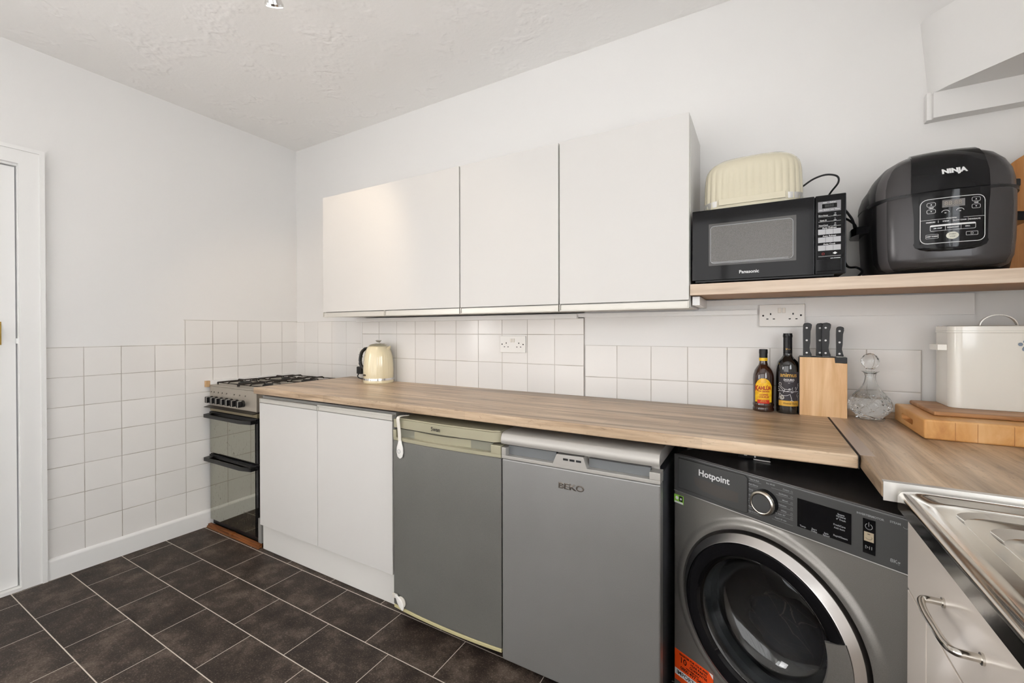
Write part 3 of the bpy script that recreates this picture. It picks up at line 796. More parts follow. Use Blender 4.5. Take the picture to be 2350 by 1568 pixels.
b = MB(); b.loft([[(x, y, z) for x, z in ((0, .7275), (W_, .7275), (W_, .846), (0, .846))] for y in (.012, .001)] + [[(x, -.001, z) for x, z in ((.002, .729), (W_ - .002, .729), (W_ - .002, .842), (.002, .842))]])
fas = obj('fascia', b, M_wm_dark, wm)
b = MB(); b.box(0, W_, -.0016, .004, .7262, .7284, .0005); obj('edge_strip', b, M_alu, fas)
# soap drawer
b = MB(); b.prism([(.0185, .838), (.237, .8415), (.2455, .835), (.2455, .740), (.237, .7355), (.175, .7355), (.14, .7405), (.0165, .7405)], 'y', -.0028, -.001, 0); obj('drawer_gap', b, M_gap, wm)
b = MB(); b.prism([(.020, .836), (.236, .8395), (.243, .834), (.243, .741), (.236, .737), (.175, .737), (.14, .742), (.018, .742)], 'y', -.0045, -.001, .0012)
sd = obj('soap_drawer', b, M_wm_dark, wm)
b = MB(); b.quad([(.075, -.0047, .792), (.218, -.0047, .786), (.218, -.0047, .758), (.16, -.0047, .752), (.105, -.0047, .757), (.08, -.0047, .77)])
obj('grip_recess', b, mat('recess_grey', rgb(84, 80, 77), .4, .2), sd)
b = MB(); b.text('Hotpoint', .027, lambda u, v: (u + .142, -.0049, v + .8095), bold=.0005)
obj('brand_lettering', b, M_print, sd)
# programme knob
kc = (.291, .785)
b = MB(); b.cyl((kc[0], -.001, kc[1]), (kc[0], -.016, kc[1]), .034, .033, 32); ko = obj('programme_knob', b, M_black, wm)
b = MB(); b.loft([[(kc[0] + r * math.cos(a), y, kc[1] + r * math.sin(a)) for a in [2 * PI * k / 32 for k in range(32)]] for r, y in ((.033, -.015), (.031, -.022), (.027, -.024), (.025, -.0235), (.025, -.015))], loop=True)
obj('knob_ring', b, M_brushed, ko)
b = MB(); b.cyl((kc[0], -.015, kc[1]), (kc[0], -.0225, kc[1]), .0245, .024, 32); obj('knob_face', b, M_wm_dark, ko)
# display and buttons
b = MB(); b.box(.371, .486, -.0026, -.001, .750, .822, .0004); dsp = obj('display', b, M_blackglass, wm)
b = MB(); b.box(.508, .531, -.0026, -.001, .744, .822, .0004); pw = obj('button_panel', b, M_blackglass, wm)
b = MB(); b.box(.5105, .5285, -.0034, -.0026, .772, .793, .0003); obj('start_button', b, mat('beige_button', rgb(176, 162, 138), .4), pw)
b = MB(); T = lambda s_, sz, x, z, al='CENTER', bo=.0001, mm=0: b.text(s_, sz, (lambda u, v, X=x, Z=z: (u + X, -.0037, v + Z)), align=al, bold=bo, m=mm)
b.ribbon([(.5195 + .0065 * math.cos(a), .806 + .0065 * math.sin(a)) for a in [PI * .65 + 1.7 * PI * k / 16 for k in range(17)]], .0009, front(-.0037)); b.ribbon([(.5195, .816), (.5195, .806)], .0009, front(-.0037))
b.ribbon([(.5135, .762), (.5135, .755), (.5185, .7585), (.5135, .762)], .0009, front(-.0037)); b.ribbon([(.521, .762), (.521, .755)], .001, front(-.0037)); b.ribbon([(.525, .762), (.525, .755)], .001, front(-.0037))
b.ribbon([(.5195 + .006 * math.cos(a), .781 + .004 * math.sin(a)) for a in [-PI * .9 + 1.1 * PI * k / 12 for k in range(13)]], .0007, front(-.0037), 1); b.box(.517, .522, -.0037, -.0036, .788, .7895, m=1)
for tx, x, z in (('Steam', .466, .813), ('Hygiene', .466, .808), ('4° Fresh', .466, .801), ('FreshCare', .463, .786), ('Add Item', .463, .779), ('Rapid/Steam', .465, .760), ('Temp.', .385, .755), ('Start', .410, .757), ('Delay', .410, .752), ('Spin', .436, .757), ('Speed', .436, .752)):
    T(tx, .0058, x, z)
T('INVERTERMOTOR', .0062, .5215, .8305, 'CENTER', .0002); T('STEAM', .0062, .566, .832, 'CENTER', .0002)
b.ribbon([(.5835 + .004 * math.cos(a), .829 + .003 * math.sin(a)) for a in [-PI + PI * k / 8 for k in range(9)]], .0007, front(-.0037)); T('8Kg', .011, .566, .748, 'CENTER', .0002)
tiny = .0054
for tx, x, z, al in (('* Bed & Bath', .248, .836, 'LEFT'), ('Anti Allergy', .247, .822, 'LEFT'), ('Wool', .247, .807, 'LEFT'), ('20°C', .247, .791, 'LEFT'), ('Steam', .247, .780, 'LEFT'), ('Refresh', .247, .774, 'LEFT'), ('Rinse & Spin', .247, .760, 'LEFT'), ('Spin & Drain', .247, .747, 'LEFT'), ('Eco 40-60', .306, .8375, 'CENTER'),
                    ('Cotton', .353, .834, 'RIGHT'), ('Synthetics', .349, .820, 'RIGHT'), ('Mixed', .349, .805, 'RIGHT'), ('Delicates', .346, .791, 'RIGHT'), ('White', .346, .777, 'RIGHT'), ('Anti Stain 40°', .344, .766, 'RIGHT'), ('Rapid 30 min', .346, .753, 'RIGHT')):
    T(tx, tiny, x, z, al)
for x0_, x1_, z in ((.247, .282, .831), (.247, .272, .817), (.247, .264, .802), (.247, .260, .786), (.247, .262, .769), (.247, .268, .755), (.247, .282, .742), (.308, .362, .829), (.320, .362, .815), (.326, .362, .800), (.326, .362, .786), (.322, .362, .772), (.318, .362, .761), (.310, .362, .747)):
    b.ribbon([(x0_, z), (x1_, z)], .0005, front(-.0037))
for z in (.834, .820, .805, .791, .777, .766): b.ribbon([(.3565, z - .002), (.3605, z - .002), (.3605, z + .001), (.3585, z + .002), (.3565, z + .001), (.3565, z - .002)], .0005, front(-.0037))
for nm_, a_, c_, z0_, z1_ in (('dial_lettering', -1, .369, 0, 1), ('display_lettering', .369, .450, 0, 1), ('option_lettering', .450, .488, 0, 1), ('button_symbols', .488, 2, .754, .8245), ('capacity_lettering', .54, 2, 0, .754), ('badge_lettering', .488, 2, .8245, 1)):
    q = MB(); q.bm.free(); q.bm = b.bm.copy()
    bmesh.ops.delete(q.bm, geom=[v for v in q.bm.verts if not (a_ <= v.co.x < c_ and z0_ <= v.co.z < z1_)], context='VERTS')
    obj(nm_, q, [M_print_g, M_blackprint], fas)
# door
wd_ = thing('tmp', '', ''); 
b = MB(); b.loft([circ(.238, .02), circ(.238, -.010), circ(.2365, -.016), circ(.218, -.031), circ(.216, -.032), circ(.216, .0)], cap0=False, cap1=False)
dro = obj('door', b, mat('door_chrome', (0.60, 0.58, 0.565, 1), 0.26, 1.0), wm, 30, label='round porthole door with chrome rim')
bpy.data.objects.remove(wd_)
b = MB(); b.loft([circ(.2165, -.028), circ(.212, -.0335), circ(.20, -.035), circ(.182, -.030), circ(.176, -.020)], cap0=False, cap1=False)
obj('black_surround', b, M_blackglass, dro, 40)
b = MB(); b.loft([circ(.176, -.021), circ(.172, -.004), circ(.160, .030), circ(.150, .052), circ(.135, .068), circ(.10, .078), circ(.05, .082), circ(.001, .083)], cap0=False)
gl = obj('glass_bowl', b, M_porthole, dro, 60)
s_ = gl.modifiers.new('s', 'SOLIDIFY'); s_.thickness = .004
b = MB()
hr = []
ah = [math.radians(22 - 62 * k / 20) for k in range(21)]
for a in ah:
    r0_ = .168 - .012 * math.sin((ah[0] - a) * 1.6)
    hr.append([(CX + r * math.cos(a), y, CZ + r * math.sin(a)) for r, y in ((r0_, -.026), (r0_ + .006, -.037), (.205, -.0385), (.218, -.0355), (.218, -.028))])
b.loft(hr); obj('door_handle', b, M_wm, dro, 40)
b = MB(); b.loft([circ(.19, .033), circ(.205, .09), circ(.235, .10), circ(.235, .42), circ(.001, .425)], cap0=False)
s_ = None
obj('drum', b, M_drum, wm)
b = MB(); b.loft([circ(.192, .024), circ(.176, .03), circ(.168, .05), circ(.185, .085)], cap0=False, cap1=False)
obj('rubber_gasket', b, mat('gasket_rubber', rgb(60, 62, 64), .45), wm)
# stickers
b = MB(); b.box(.001, .036, -.0008, -.0002, .688, .715, 0); gs = obj('energy_sticker', b, M_green, wm)
b = MB(); b.box(.020, .033, -.0012, -.0009, .696, .713, m=0); b.box(.003, .034, -.0012, -.0009, .6885, .694, m=1); b.sphere((.0115, -.0006, .7045), .006, sy=.1, m=1); b.sphere((.0265, -.001, .704), .004, sy=.1, m=1)
obj('sticker_marks', b, [M_blackprint, M_print], gs)
b = MB(); b.box(.004, .140, -.0012, -.0004, .110, .210, 0); os_ = obj('orange_sticker', b, M_orange_s, wm)
b = MB(); b.box(.005, .136, -.0016, -.0012, .128, .148, m=1); b.prism([(.126, .2095), (.1395, .2095), (.1395, .196)], 'y', -.0016, -.0012, 0, m=1)
for tx, sz, x, z in (('REGISTER FOR YOUR FREE', .0085, .072, .201), ('10', .026, .036, .184), ('YEAR PARTS', .0105, .090, .190), ('GUARANTEE', .0105, .090, .179), ('CALL FREE NOW', .006, .07, .169), ('0800 497 0456', .0145, .070, .159), ('IMPORTANT', .018, .062, .138)):
    b.text(tx, sz, (lambda u, v, X=x, Z=z: (u + X, -.0018, v + Z)), bold=.0003, m=0)
obj('sticker_print', b, [M_blackprint, M_print], os_)
# laundry seen through the porthole (drum frame -> world)
def wmw(x, y, z):
    c, s_ = math.cos(-TH), math.sin(-TH); return (2.815 + x * c - y * s_, -.478 + x * s_ + y * c, z)
def cloth(name, lab, x, y, z, r, sx, sy, sz, m, sd):
    rnd = random.Random(sd); ph = [rnd.uniform(0, 6) for _ in range(6)]
    b = MB(); 
    prof = [(r * math.sin(PI * k / 22), -r * math.cos(PI * k / 22) * sz) for k in range(23)]
    b.lathe(prof, (0, 0, 0), 48, sx=sx, sy=sy, fn=lambda rr, zz, a: rr * (1 + .10 * math.sin(3 * a + ph[0] + 30 * zz) + .07 * math.sin(7 * a + ph[1] - 50 * zz) + .04 * math.sin(13 * a + ph[2] + 90 * zz)))
    o = obj(name, b, m, None, 80); o.location = wmw(x, y, z); o.rotation_euler = (rnd.uniform(-.3, .3), rnd.uniform(-.3, .3), -TH)
    tag(o, lab, 'laundry', 'laundry in the drum'); return o
cloth('laundry', 'dark navy clothing lying at the bottom of the washing machine drum', CX - .03, .22, .335, .10, 1.3, .8, .8, M_cloth_d, 1)
cloth('laundry', 'charcoal grey clothing heaped inside the drum beside the dark navy clothing', CX + .105, .20, .475, .068, .95, .7, 1.1, M_cloth_g, 2)
cloth('laundry', 'light grey striped cloth near the top of the drum', CX + .03, .135, .535, .040, 1.3, .7, .7, M_cloth_l, 3)
cloth('laundry', 'blue cloth corner among the dark washing', CX + .125, .135, .375, .035, .45, .5, 1.7, M_cloth_b, 4)
# small box lying on top of the machine
sb = thing('small_box', 'small black box with silver edging on top of the washing machine', 'box', (3.045, -.43, .8505), -.15)
b = MB(); b.box(-.045, .045, -.02, .02, 0, .03, .003); obj('case', b, M_black, sb)
b = MB(); b.box(0.0, .045, -.0225, -.0205, .001, .004); b.box(.002, .006, -.0215, -.0205, .008, .026); b.box(-.035, -.03, -.0215, -.0205, .012, .026); b.box(-.026, -.018, -.0215, -.0205, .01, .024); obj('edging', b, M_white, sb)

# ================================================================== SINK UNIT
sc_ = thing('sink_cabinet', 'greige gloss sink cabinet with a long drawer front and bow handle', 'sink cabinet', (3.32, -0.803, 0), -PI / 2)
M_greige = mat('greige_gloss', rgb(232, 222, 212), .2, 0, Coat_Weight=.2)
obj('body', MB().box(.004, 1.2, .021, .60, .10, .868), M_greige, sc_)
obj('plinth', MB().box(.0, 1.2, .06, .075, .0, .10), M_greige, sc_)
dw = obj('drawer_front', MB().box(0, 1.196, 0, .019, .723, .886, .002), M_greige, sc_)
b = MB(); hp = [(.200, 0.0, .801), (.200, -.020, .801), (.204, -.029, .799), (.235, -.033, .797), (.275, -.033, .797), (.318, -.033, .799), (.340, -.028, .802), (.343, -.016, .803), (.343, 0, .803)]
b.tube(bez(hp, 6), .0055, 12); b.cyl((.200, 0, .801), (.200, -.003, .801), .008); b.cyl((.343, 0, .803), (.343, -.003, .803), .008)
obj('handle', b, M_steel, dw)
obj('filler_panel', MB().box(0, .112, 0, .019, .10, .7195, .0015), M_greige, sc_)
obj('door', MB().box(.116, .652, 0, .019, .10, .7195, .0015), M_greige, sc_)
obj('door', MB().box(.656, 1.196, 0, .019, .10, .7195, .0015), M_greige, sc_)
sk = thing('sink', 'stainless steel sink and drainer above the greige cabinet', 'sink', (3.300, -0.817, .885), -PI / 2)
L_, D_ = 1.18, .60
def rr_(x0, x1, y0, y1, r, z): return [(u, v, z) for u, v in rrect(x0, x1, y0, y1, r, 6)]
b = MB()
Z = lambda z: z - .885
b.loft([rr_(.004, L_ - .004, .002, D_, .02, Z(.889)), rr_(-.001, L_, -.003, D_, .022, Z(.893)), rr_(-.001, L_, -.003, D_, .022, Z(.918)), rr_(.004, L_ - .005, .002, D_ - .005, .022, Z(.926)), rr_(.012, L_ - .01, .010, D_ - .01, .024, Z(.9275)),
        rr_(.020, L_ - .02, .019, D_ - .02, .028, Z(.925)), rr_(.030, L_ - .03, .030, D_ - .03, .03, Z(.919)), rr_(.036, L_ - .036, .040, D_ - .04, .035, Z(.918))], cap0=False, cap1=False)
# deck between rim and the drainer / bowl recesses
def deck(x0, x1, y0, y1, holes):
    pass
A = rr_(.036, L_ - .036, .040, D_ - .04, .035, Z(.918))
# drainer recess
x0_, x1_, y0_, y1_ = .036, L_ - .036, .040, D_ - .04
def nest(r1, r2, m=0): b.loft([r1, r2], m, cap0=False, cap1=False)
dr0 = rr_(.052, L_ - .05, .060, D_ - .055, .05, Z(.917)); nest(A, dr0)
dr1 = rr_(.060, L_ - .058, .068, D_ - .063, .05, Z(.910)); nest(dr0, dr1)
dr2 = rr_(.085, L_ - .085, .092, D_ - .09, .05, Z(.908)); nest(dr1, dr2)
dr3 = rr_(.098, L_ - .098, .104, D_ - .10, .05, Z(.898)); nest(dr2, dr3)
dr4 = rr_(.108, L_ - .11, .116, D_ - .11, .045, Z(.897)); b.loft([dr3, dr4], cap0=False, cap1=True)
b.lathe([(.04, .0), (.04, .0015), (.03, .002), (.028, -.002), (.001, -.004)], (.70, .3, Z(.8975)), 28)
for k in range(7): b.box(.14, .46, .16 + .045 * k, .172 + .045 * k, Z(.896), Z(.900), .002)
obj('basin', b, M_steel, sk, 50)
b = MB(); b.tube(bez([(.62, D_ - .05, Z(.92)), (.62, D_ - .05, Z(1.08)), (.62, D_ - .12, Z(1.16)), (.62, D_ - .24, Z(1.14)), (.62, D_ - .26, Z(1.11))], 8), .011, 12); b.cyl((.62, D_ - .05, Z(.91)), (.62, D_ - .05, Z(.95)), .022); b.cyl((.62, D_ - .05, Z(.96)), (.68, D_ - .05, Z(.97)), .008)
obj('tap', b, M_chrome, sk)

# ================================================================== SHELF AND WHAT STANDS ON IT
sh = thing('shelf', 'thick pale oak wall shelf carrying the microwave and multi-cooker', 'shelf', (2.834, 0, 1.379))
ZS = 1.4195
b = MB(); b.loft([[(0, -.25, z), (XR - 2.836, -.25, z), (XR - 2.836, yr(3.98) - .003, z), (0, yr(2.834) - .003, z)] for z in (0.0008, ZS - 1.379)])
obj('board', b, M_shelf, sh)
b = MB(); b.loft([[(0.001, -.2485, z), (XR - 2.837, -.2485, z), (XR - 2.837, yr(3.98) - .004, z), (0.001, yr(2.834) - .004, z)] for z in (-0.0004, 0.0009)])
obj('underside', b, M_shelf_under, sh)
# microwave
MZ = 1.4205
mw = thing('microwave', 'black microwave oven on the wood shelf, under the cream toaster', 'microwave', (2.841, -0.25, MZ))
W_, H_ = .455, .2665
obj('body', MB().box(.002, W_, .018, .285, .012, H_, .004), M_black_m, mw)
for fx_ in (.03, .41):
    for fy_ in (.04, .25): obj('foot', MB().cyl((fx_, fy_, 0), (fx_, fy_, .013), .012), M_black_m, mw)
b = MB()
b.box(.01, W_ - .03, .006, .03, .004, .012, .002)
obj('base', b, M_black_m, mw)
do = obj('door', MB().box(0, .372, 0, .018, .010, H_, .003), M_black, mw)
b = MB(); b.box(.056, .322, -.0006, 0.0005, .062, .213, 0); wn = obj('window', b, mat('window_border', rgb(72, 70, 68), .1), do)
Mm = mat('mesh_window', rgb(88, 86, 84), .18); t = NT(Mm)
vo = t.n('ShaderNodeTexVoronoi'); vo.inputs['Scale'].default_value = 700; t.l(t.coords(), vo.inputs['Vector'])
t.color(t.ramp(vo.outputs['Distance'], [(0.2, rgb(70, 68, 66)), (0.55, rgb(104, 101, 97))]))
b = MB(); b.prism(rrect(.062, .313, .070, .204, .012), 'y', -.0012, -.0004, 0); obj('mesh_screen', b, Mm, wn)
b = MB(); b.rect(.062, .313, .070, .204, .0012, front(-.0014), 0, .012); b.ribbon([(.066, .074), (.30, .074)], .0014, front(-.0015)); obj('window_frame', b, M_print_g, wn)
b = MB(); b.text('Panasonic', .0155, lambda u, v: (u + .184, -.0008, v + .034), bold=.0003); obj('brand_lettering', b, M_print, do)
cp = obj('control_panel', MB().box(.374, W_, 0, .018, .010, H_, .003), M_black, mw)
obj('door_button', MB().box(.376, W_ - .012, -.003, .001, .020, .060, .003), M_black, cp)
Mp = mat('panel_grey', rgb(128, 126, 130), .4); Mk = mat('key_grey', rgb(176, 176, 178), .4)
b = MB(); b.box(.381, .441, -.0008, 0, .212, .245, m=0); b.box(.392, .431, -.0012, 0, .223, .237, m=1)
obj('display', b, [Mp, M_blackglass], cp)
b = MB(); F_ = lambda x, z: (lambda u, v: (u + x, -.0014, v + z))
for k, z in enumerate((.147, .121, .095)):
    for j in range(3): b.box(.3815 + .020 * j, .4008 + .020 * j, -.001, 0, z - .0085, z + .0085, m=1)
for tx, z in (('Auto Defrost', .159), ('Auto Reheat', .133), ('Auto Cook', .107)): b.text(tx, .0068, F_(.411, z), bold=.0001)
for z in (.196, .180, .164): b.ribbon([(.382, z), (.441, z)], .0007, front(-.0014))
for tx, x, z in (('Micro Power', .395, .200), ('Quick 30', .395, .184), ('Timer/Clock', .395, .168), ('10', .426, .204), ('min', .426, .199), ('1', .426, .188), ('min', .426, .183), ('10', .426, .172), ('sec', .426, .167), ('High  Medium  Low  Warm', .411, .2175), ('Auto      Defrost', .411, .241)): b.text(tx, .0048, F_(x, z), bold=.0001)
b.ribbon([(.382, .068), (.441, .068)], .0007, front(-.0014)); b.text('NN-E28JBM', .0052, F_(.427, .060), bold=.0002)
b.prism([(.420, .077), (.426, .073), (.432, .077), (.426, .081)], 'y', -.0014, -.0008, 0)
b.rect(.392, .398, .073, .079, .0008, front(-.0014), 2, .002)
b.text('8888', .012, F_(.411, .230), m=3)
obj('keypad', b, [M_print, Mk, M_red, mat('dim_digits', rgb(60, 62, 64), .4)], cp)
# toaster on the microwave
ts = thing('toaster', 'cream ribbed toaster standing on top of the microwave', 'toaster', (3.031, -0.152, MZ + .2668))
rings = []; HT = .196
for k in range(17):
    q = k / 16; z = .012 + (HT - .012) * q
    if q < .62: f = 1 + .0 * q
    else: f = math.sqrt(max(0.0, 1 - ((q - .62) / .385) ** 2.6))
    rings.append((z, f, q))
def tring(z, f, q):
    o = []
    a_, b_ = .156 * (.30 + .70 * f if q > .62 else 1) , .085 * (.12 + .88 * f if q > .62 else 1)
    a_ *= 1 - .045 * q
    n = 2.8
    for i in range(180):
        an = 2 * PI * i / 180; c, s_ = math.cos(an), math.sin(an)
        x = a_ * math.copysign(abs(c) ** (2 / n), c); y = b_ * math.copysign(abs(s_) ** (2 / n), s_)
        rib = .0034 * abs(math.sin(x * PI / .022)) if (abs(s_) > .25) else .0034 * abs(math.sin(y * PI / .022))
        amp = 1 if q < .55 else max(0, 1 - (q - .55) / .25)
        ln = math.hypot(x, y) or 1
        o.append((x, y))
    L = [0.0]
    for i in range(180): L.append(L[-1] + math.hypot(o[(i + 1) % 180][0] - o[i][0], o[(i + 1) % 180][1] - o[i][1]))
    res = []; j = 0; NR = 384
    for k in range(NR):
        d_ = L[-1] * k / NR
        while L[j + 1] < d_: j += 1
        u = (d_ - L[j]) / (L[j + 1] - L[j]); p0, p1 = o[j], o[(j + 1) % 180]
        x = p0[0] + (p1[0] - p0[0]) * u; y = p0[1] + (p1[1] - p0[1]) * u
        tx, ty = p1[0] - p0[0], p1[1] - p0[1]; tl_ = math.hypot(tx, ty) or 1
        rib = .0030 * abs(math.sin(PI * 38 * k / NR)) * amp
        res.append((x + ty / tl_ * rib, y - tx / tl_ * rib, z))
    return res
b = MB(); b.loft([tring(*r) for r in rings]); obj('body', b, M_cream2, ts, 60)
b = MB(); b.loft([superell(0, 0, .157, .086, z, 2.8) for z in (.001, .013)]); obj('base', b, M_cream2, ts)
for sx in (-1, 1):
    b = MB(); pts = [p for p in superell(0, 0, .1585, .0875, 0, 2.8, 96) if p[0] * sx > .10]
    pts.sort(key=lambda p: p[1])
    b.loft([[(x, y, z) for x, y, _ in pts] for z in (.012, .033)], closed=False)
    obj('chrome_band', b, M_alu, ts)
b = MB(); b.box(-.102, .102, -.091, -.083, .012, .034, .001); obj('crumb_tray', b, M_cream2, ts)
b = MB(); b.box(-.035, .035, -.020, -.006, HT - .006, HT + .0005); b.box(-.035, .035, .006, .020, HT - .006, HT + .0005); obj('slot', b, M_gap, ts)
b = MB(); P = bez([(3.190, -.10, 1.765), (3.225, -.09, 1.790), (3.262, -.085, 1.800), (3.292, -.09, 1.788), (3.294, -.10, 1.762), (3.276, -.07, 1.738), (3.262, -.03, 1.712), (3.262, .02, 1.695), (3.262, .040, 1.688)], 8)
b.tube(P, .0032, 8)
for v in b.bm.verts: v.co -= Vector(ts.location)
obj('power_cord', b, M_black_m, ts)

# multi-cooker
nj = thing('multi_cooker', 'bulky black and grey pressure multi-cooker on the wood shelf', 'multi-cooker', (3.538, -0.085, ZS))
def shell(a_, b_, cy, prof, n, seg=64): return [superell(0, cy, a_ * f, b_ * f2, z, n, seg) for z, f, f2 in prof]
b = MB(); b.loft(shell(.178, .128, .015, [(.002, .86, .86), (.012, .93, .93), (.05, .965, .965), (.12, .985, .985), (.232, 1, 1)], 3.4))
obj('base', b, M_black_m, nj, 50)
b = MB()
def fcm(ring):
    o = []
    for i in range(len(ring)):
        x = (ring[i][0] + ring[(i + 1) % len(ring)][0]) / 2; y = (ring[i][1] + ring[(i + 1) % len(ring)][1]) / 2
        o.append(2 if abs(x) > .1585 or y > -.045 else 1 if abs(x) > .139 else 0)
    return o
b.loft(shell(.166, .150, -.012, [(.012, .80, .80), (.022, .90, .92), (.045, .955, .965), (.09, .975, .985), (.16, .985, .99), (.228, .985, .985), (.232, .97, .97)], 3.6, 200), cm=fcm(superell(0, -.012, .166, .150, 0, 3.6, 200)))
obj('front_housing', b, [M_ninja_g, M_ninja_l, M_black_m], nj, 50)
b = MB(); b.loft(shell(.1715, .146, -.008, [(.226, .97, .97), (.228, 1, 1), (.240, 1, 1), (.242, .97, .97)], 3.4)); obj('rim_band', b, M_black_m, nj)
b = MB(); b.loft(shell(.170, .147, -.006, [(.241, .985, .985), (.268, .98, .98), (.298, .945, .955), (.326, .865, .90), (.350, .745, .80), (.367, .59, .65), (.378, .38, .42), (.382, .1, .1)], 3.2, 200), cm=fcm(superell(0, -.006, .168, .147, 0, 3.2, 200)))
lid = obj('lid', b, [M_ninja_g, M_ninja_l, M_black_m], nj, 60)
b = MB(); b.loft(shell(.180, .125, .022, [(.233, 1.0, 1), (.255, .99, 1), (.285, .94, .95), (.31, .85, .88), (.325, .74, .8)], 3.0)); obj('lid_skirt', b, M_black_m, lid, 60)
# glossy front column: control panel and lid front
def colring(z, hw, y0, dep, n=14):
    o = [(-hw + 2 * hw * k / n, y0 + .012 * (2 * k / n - 1) ** 2, z) for k in range(n + 1)]
    return o + [(hw, y0 + dep, z), (-hw, y0 + dep, z)]
b = MB(); b.loft([colring(.061, .052, -.160, .03), colring(.063, .062, -.165, .03), colring(.068, .0705, -.167, .03), colring(.075, .0765, -.168, .03), colring(.085, .0805, -.168, .03), colring(.16, .0825, -.1685, .03), colring(.236, .0835, -.168, .03)])
pn = obj('control_panel', b, M_black, nj, 40)
b = MB(); b.loft([colring(.239, .0835, -.168, .05), colring(.262, .083, -.1665, .05), colring(.285, .083, -.163, .06), colring(.312, .0815, -.152, .08), colring(.336, .079, -.143, .10), colring(.358, .075, -.125, .10), colring(.372, .072, -.102, .10), colring(.382, .068, -.07, .10), colring(.386, .060, -.03, .08)])
lf = obj('lid_front', b, M_black, lid, 60)
b = MB(); b.text('NINJA', .0195, lambda u, v: (u + .008, (-.1665 + .152 * (v + .292 - .262) if v + .292 < .285 else -.163 + .407 * (v + .292 - .285)) - .0006 + .012 * ((u + .008) / .083) ** 2, v + .292), bold=.0012)
obj('brand_lettering', b, M_print, lf)
# steam vent on top
b = MB(); b.lathe([(.075, 0), (.072, .008), (.05, .014), (.001, .016)], (-.012, .0, .374), 32, sy=.8); obj('vent_cap', b, mat('bronze_tinted_cap', rgb(62, 52, 44), .15, .3), lid)
PF = lambda u, v: (u, -.1697 + .012 * (u / .083) ** 2, v)
b = MB()
b.rect(-.066, .071, .084, .214, .0016, PF, 0, .016)
b.ribbon([(-.065 + .0136 * k * .5, .1535) for k in range(9)], .0008, PF); b.ribbon([(.025 + .0056 * k, .1535) for k in range(9)], .0008, PF)
for u, v in ((-.043, .198), (-.043, .178), (.052, .202), (.052, .182)):
    b.rect(u - .009, u + .009, v - .0055, v + .0055, .0008, PF, 0, .003)
    s_ = 1 if v > .19 else -1
    b.fill([(u - .002, v - .0015 * s_), (u + .002, v - .0015 * s_), (u, v + .0022 * s_)], PF)
for tx, sz, u, v in (('TEMP', .0045, -.043, .188), ('TIME', .0045, .052, .192), ('FUNCTION', .0042, .0, .1535), ('PRESSURE', .0045, -.044, .146), ('STEAM', .0045, -.012, .146), ('SLOW COOK', .0045, .018, .146), ('SEAR/SAUTÉ', .0045, .049, .146), ('AIR CRISP', .0042, -.029, .127), ('BAKE/ROAST', .0042, .003, .127), ('GRILL', .0042, .034, .127), ('KEEP WARM', .0042, -.041, .1045)):
    b.text(tx, sz, (lambda u_, v_, U=u, V=v: PF(u_ + U, v_ + V)), bold=.00015)
b.rect(-.045, .051, .120, .137, .0009, PF, 0, .003); b.ribbon([(-.045 + .012 * k, .1345) for k in range(9)], .004, PF)
b.ribbon([(-.013, .120), (-.013, .133)], .0007, PF); b.ribbon([(.020, .120), (.020, .133)], .0007, PF)
for u in (-.028, .003, .035): b.ribbon([(u, .143), (u, .150)], .0008, PF)
b.rect(-.054, -.028, .099, .110, .0007, PF, 0, .001); b.rect(.031, .056, .101, .111, .0008, PF, 0, .001)
b.rect(.041, .046, .1035, .1085, .0007, PF, 0, .002)
for u, v in ((-.013, .172), (.018, .174)):
    b.ribbon([(u + .008 * math.cos(a), v + .006 * math.sin(a)) for a in [PI * k / 8 for k in range(9)]], .0012, PF); b.ribbon([(u - .002, v - .002), (u + .002, v - .002)], .002, PF)
b.fill([(.002 + .0135 * math.cos(a), .1035 + .0105 * math.sin(a)) for a in [2 * PI * k / 28 for k in range(28)]], lambda u, v: PF(u, v), 1)
b.text('START', .005, lambda u, v: (u + .002, -.1703, v + .107), m=2); b.text('STOP', .005, lambda u, v: (u + .002, -.1703, v + .100), m=2)
b.fill([(-.020, .186), (.028, .186), (.028, .207), (-.020, .207)], lambda u, v: (u, -.1692, v), 3)
b.text('88:88', .017, lambda u, v: (u + .003, -.1699, v + .1965), m=4)
obj('panel_print', b, [M_print, mat('cream_button', rgb(206, 204, 190), .4), M_blackprint, mat('lcd_grey', rgb(86, 80, 76), .25), mat('lcd_digits', rgb(136, 126, 112), .4)], pn)
for s_ in (-1, 1):
    b = MB(); xo = .168 * s_
    b.loft([[(xo + s_ * d, y, z) for d, y in ((0, -.06), (.030, -.045), (.038, -.01), (.038, .04), (.030, .075), (0, .09))] for z in (.150, .176)])
    obj('side_handle', b, M_black, nj, 30)
b = MB(); b.box(.150, .200, .0, .03, .262, .286, .004); obj('lid_hinge', b, M_black_m, lid)
b = MB(); b.tube(bez([(3.352, -.03, 1.60), (3.345, -.035, 1.635), (3.335, -.03, 1.66), (3.322, -.01, 1.685), (3.31, .01, 1.66), (3.312, .015, 1.60), (3.318, .0, 1.53), (3.33, -.03, 1.478), (3.352, -.06, 1.468), (3.362, -.09, 1.45), (3.345, -.11, 1.428)], 8), .004, 8)
b.tube(bez([(3.356, -.03, 1.604), (3.35, -.035, 1.622), (3.338, -.03, 1.638), (3.324, -.02, 1.652), (3.314, 0, 1.66)], 6), .004, 8)
for v in b.bm.verts: v.co -= Vector(nj.location)
obj('power_cord', b, M_black_m, nj)
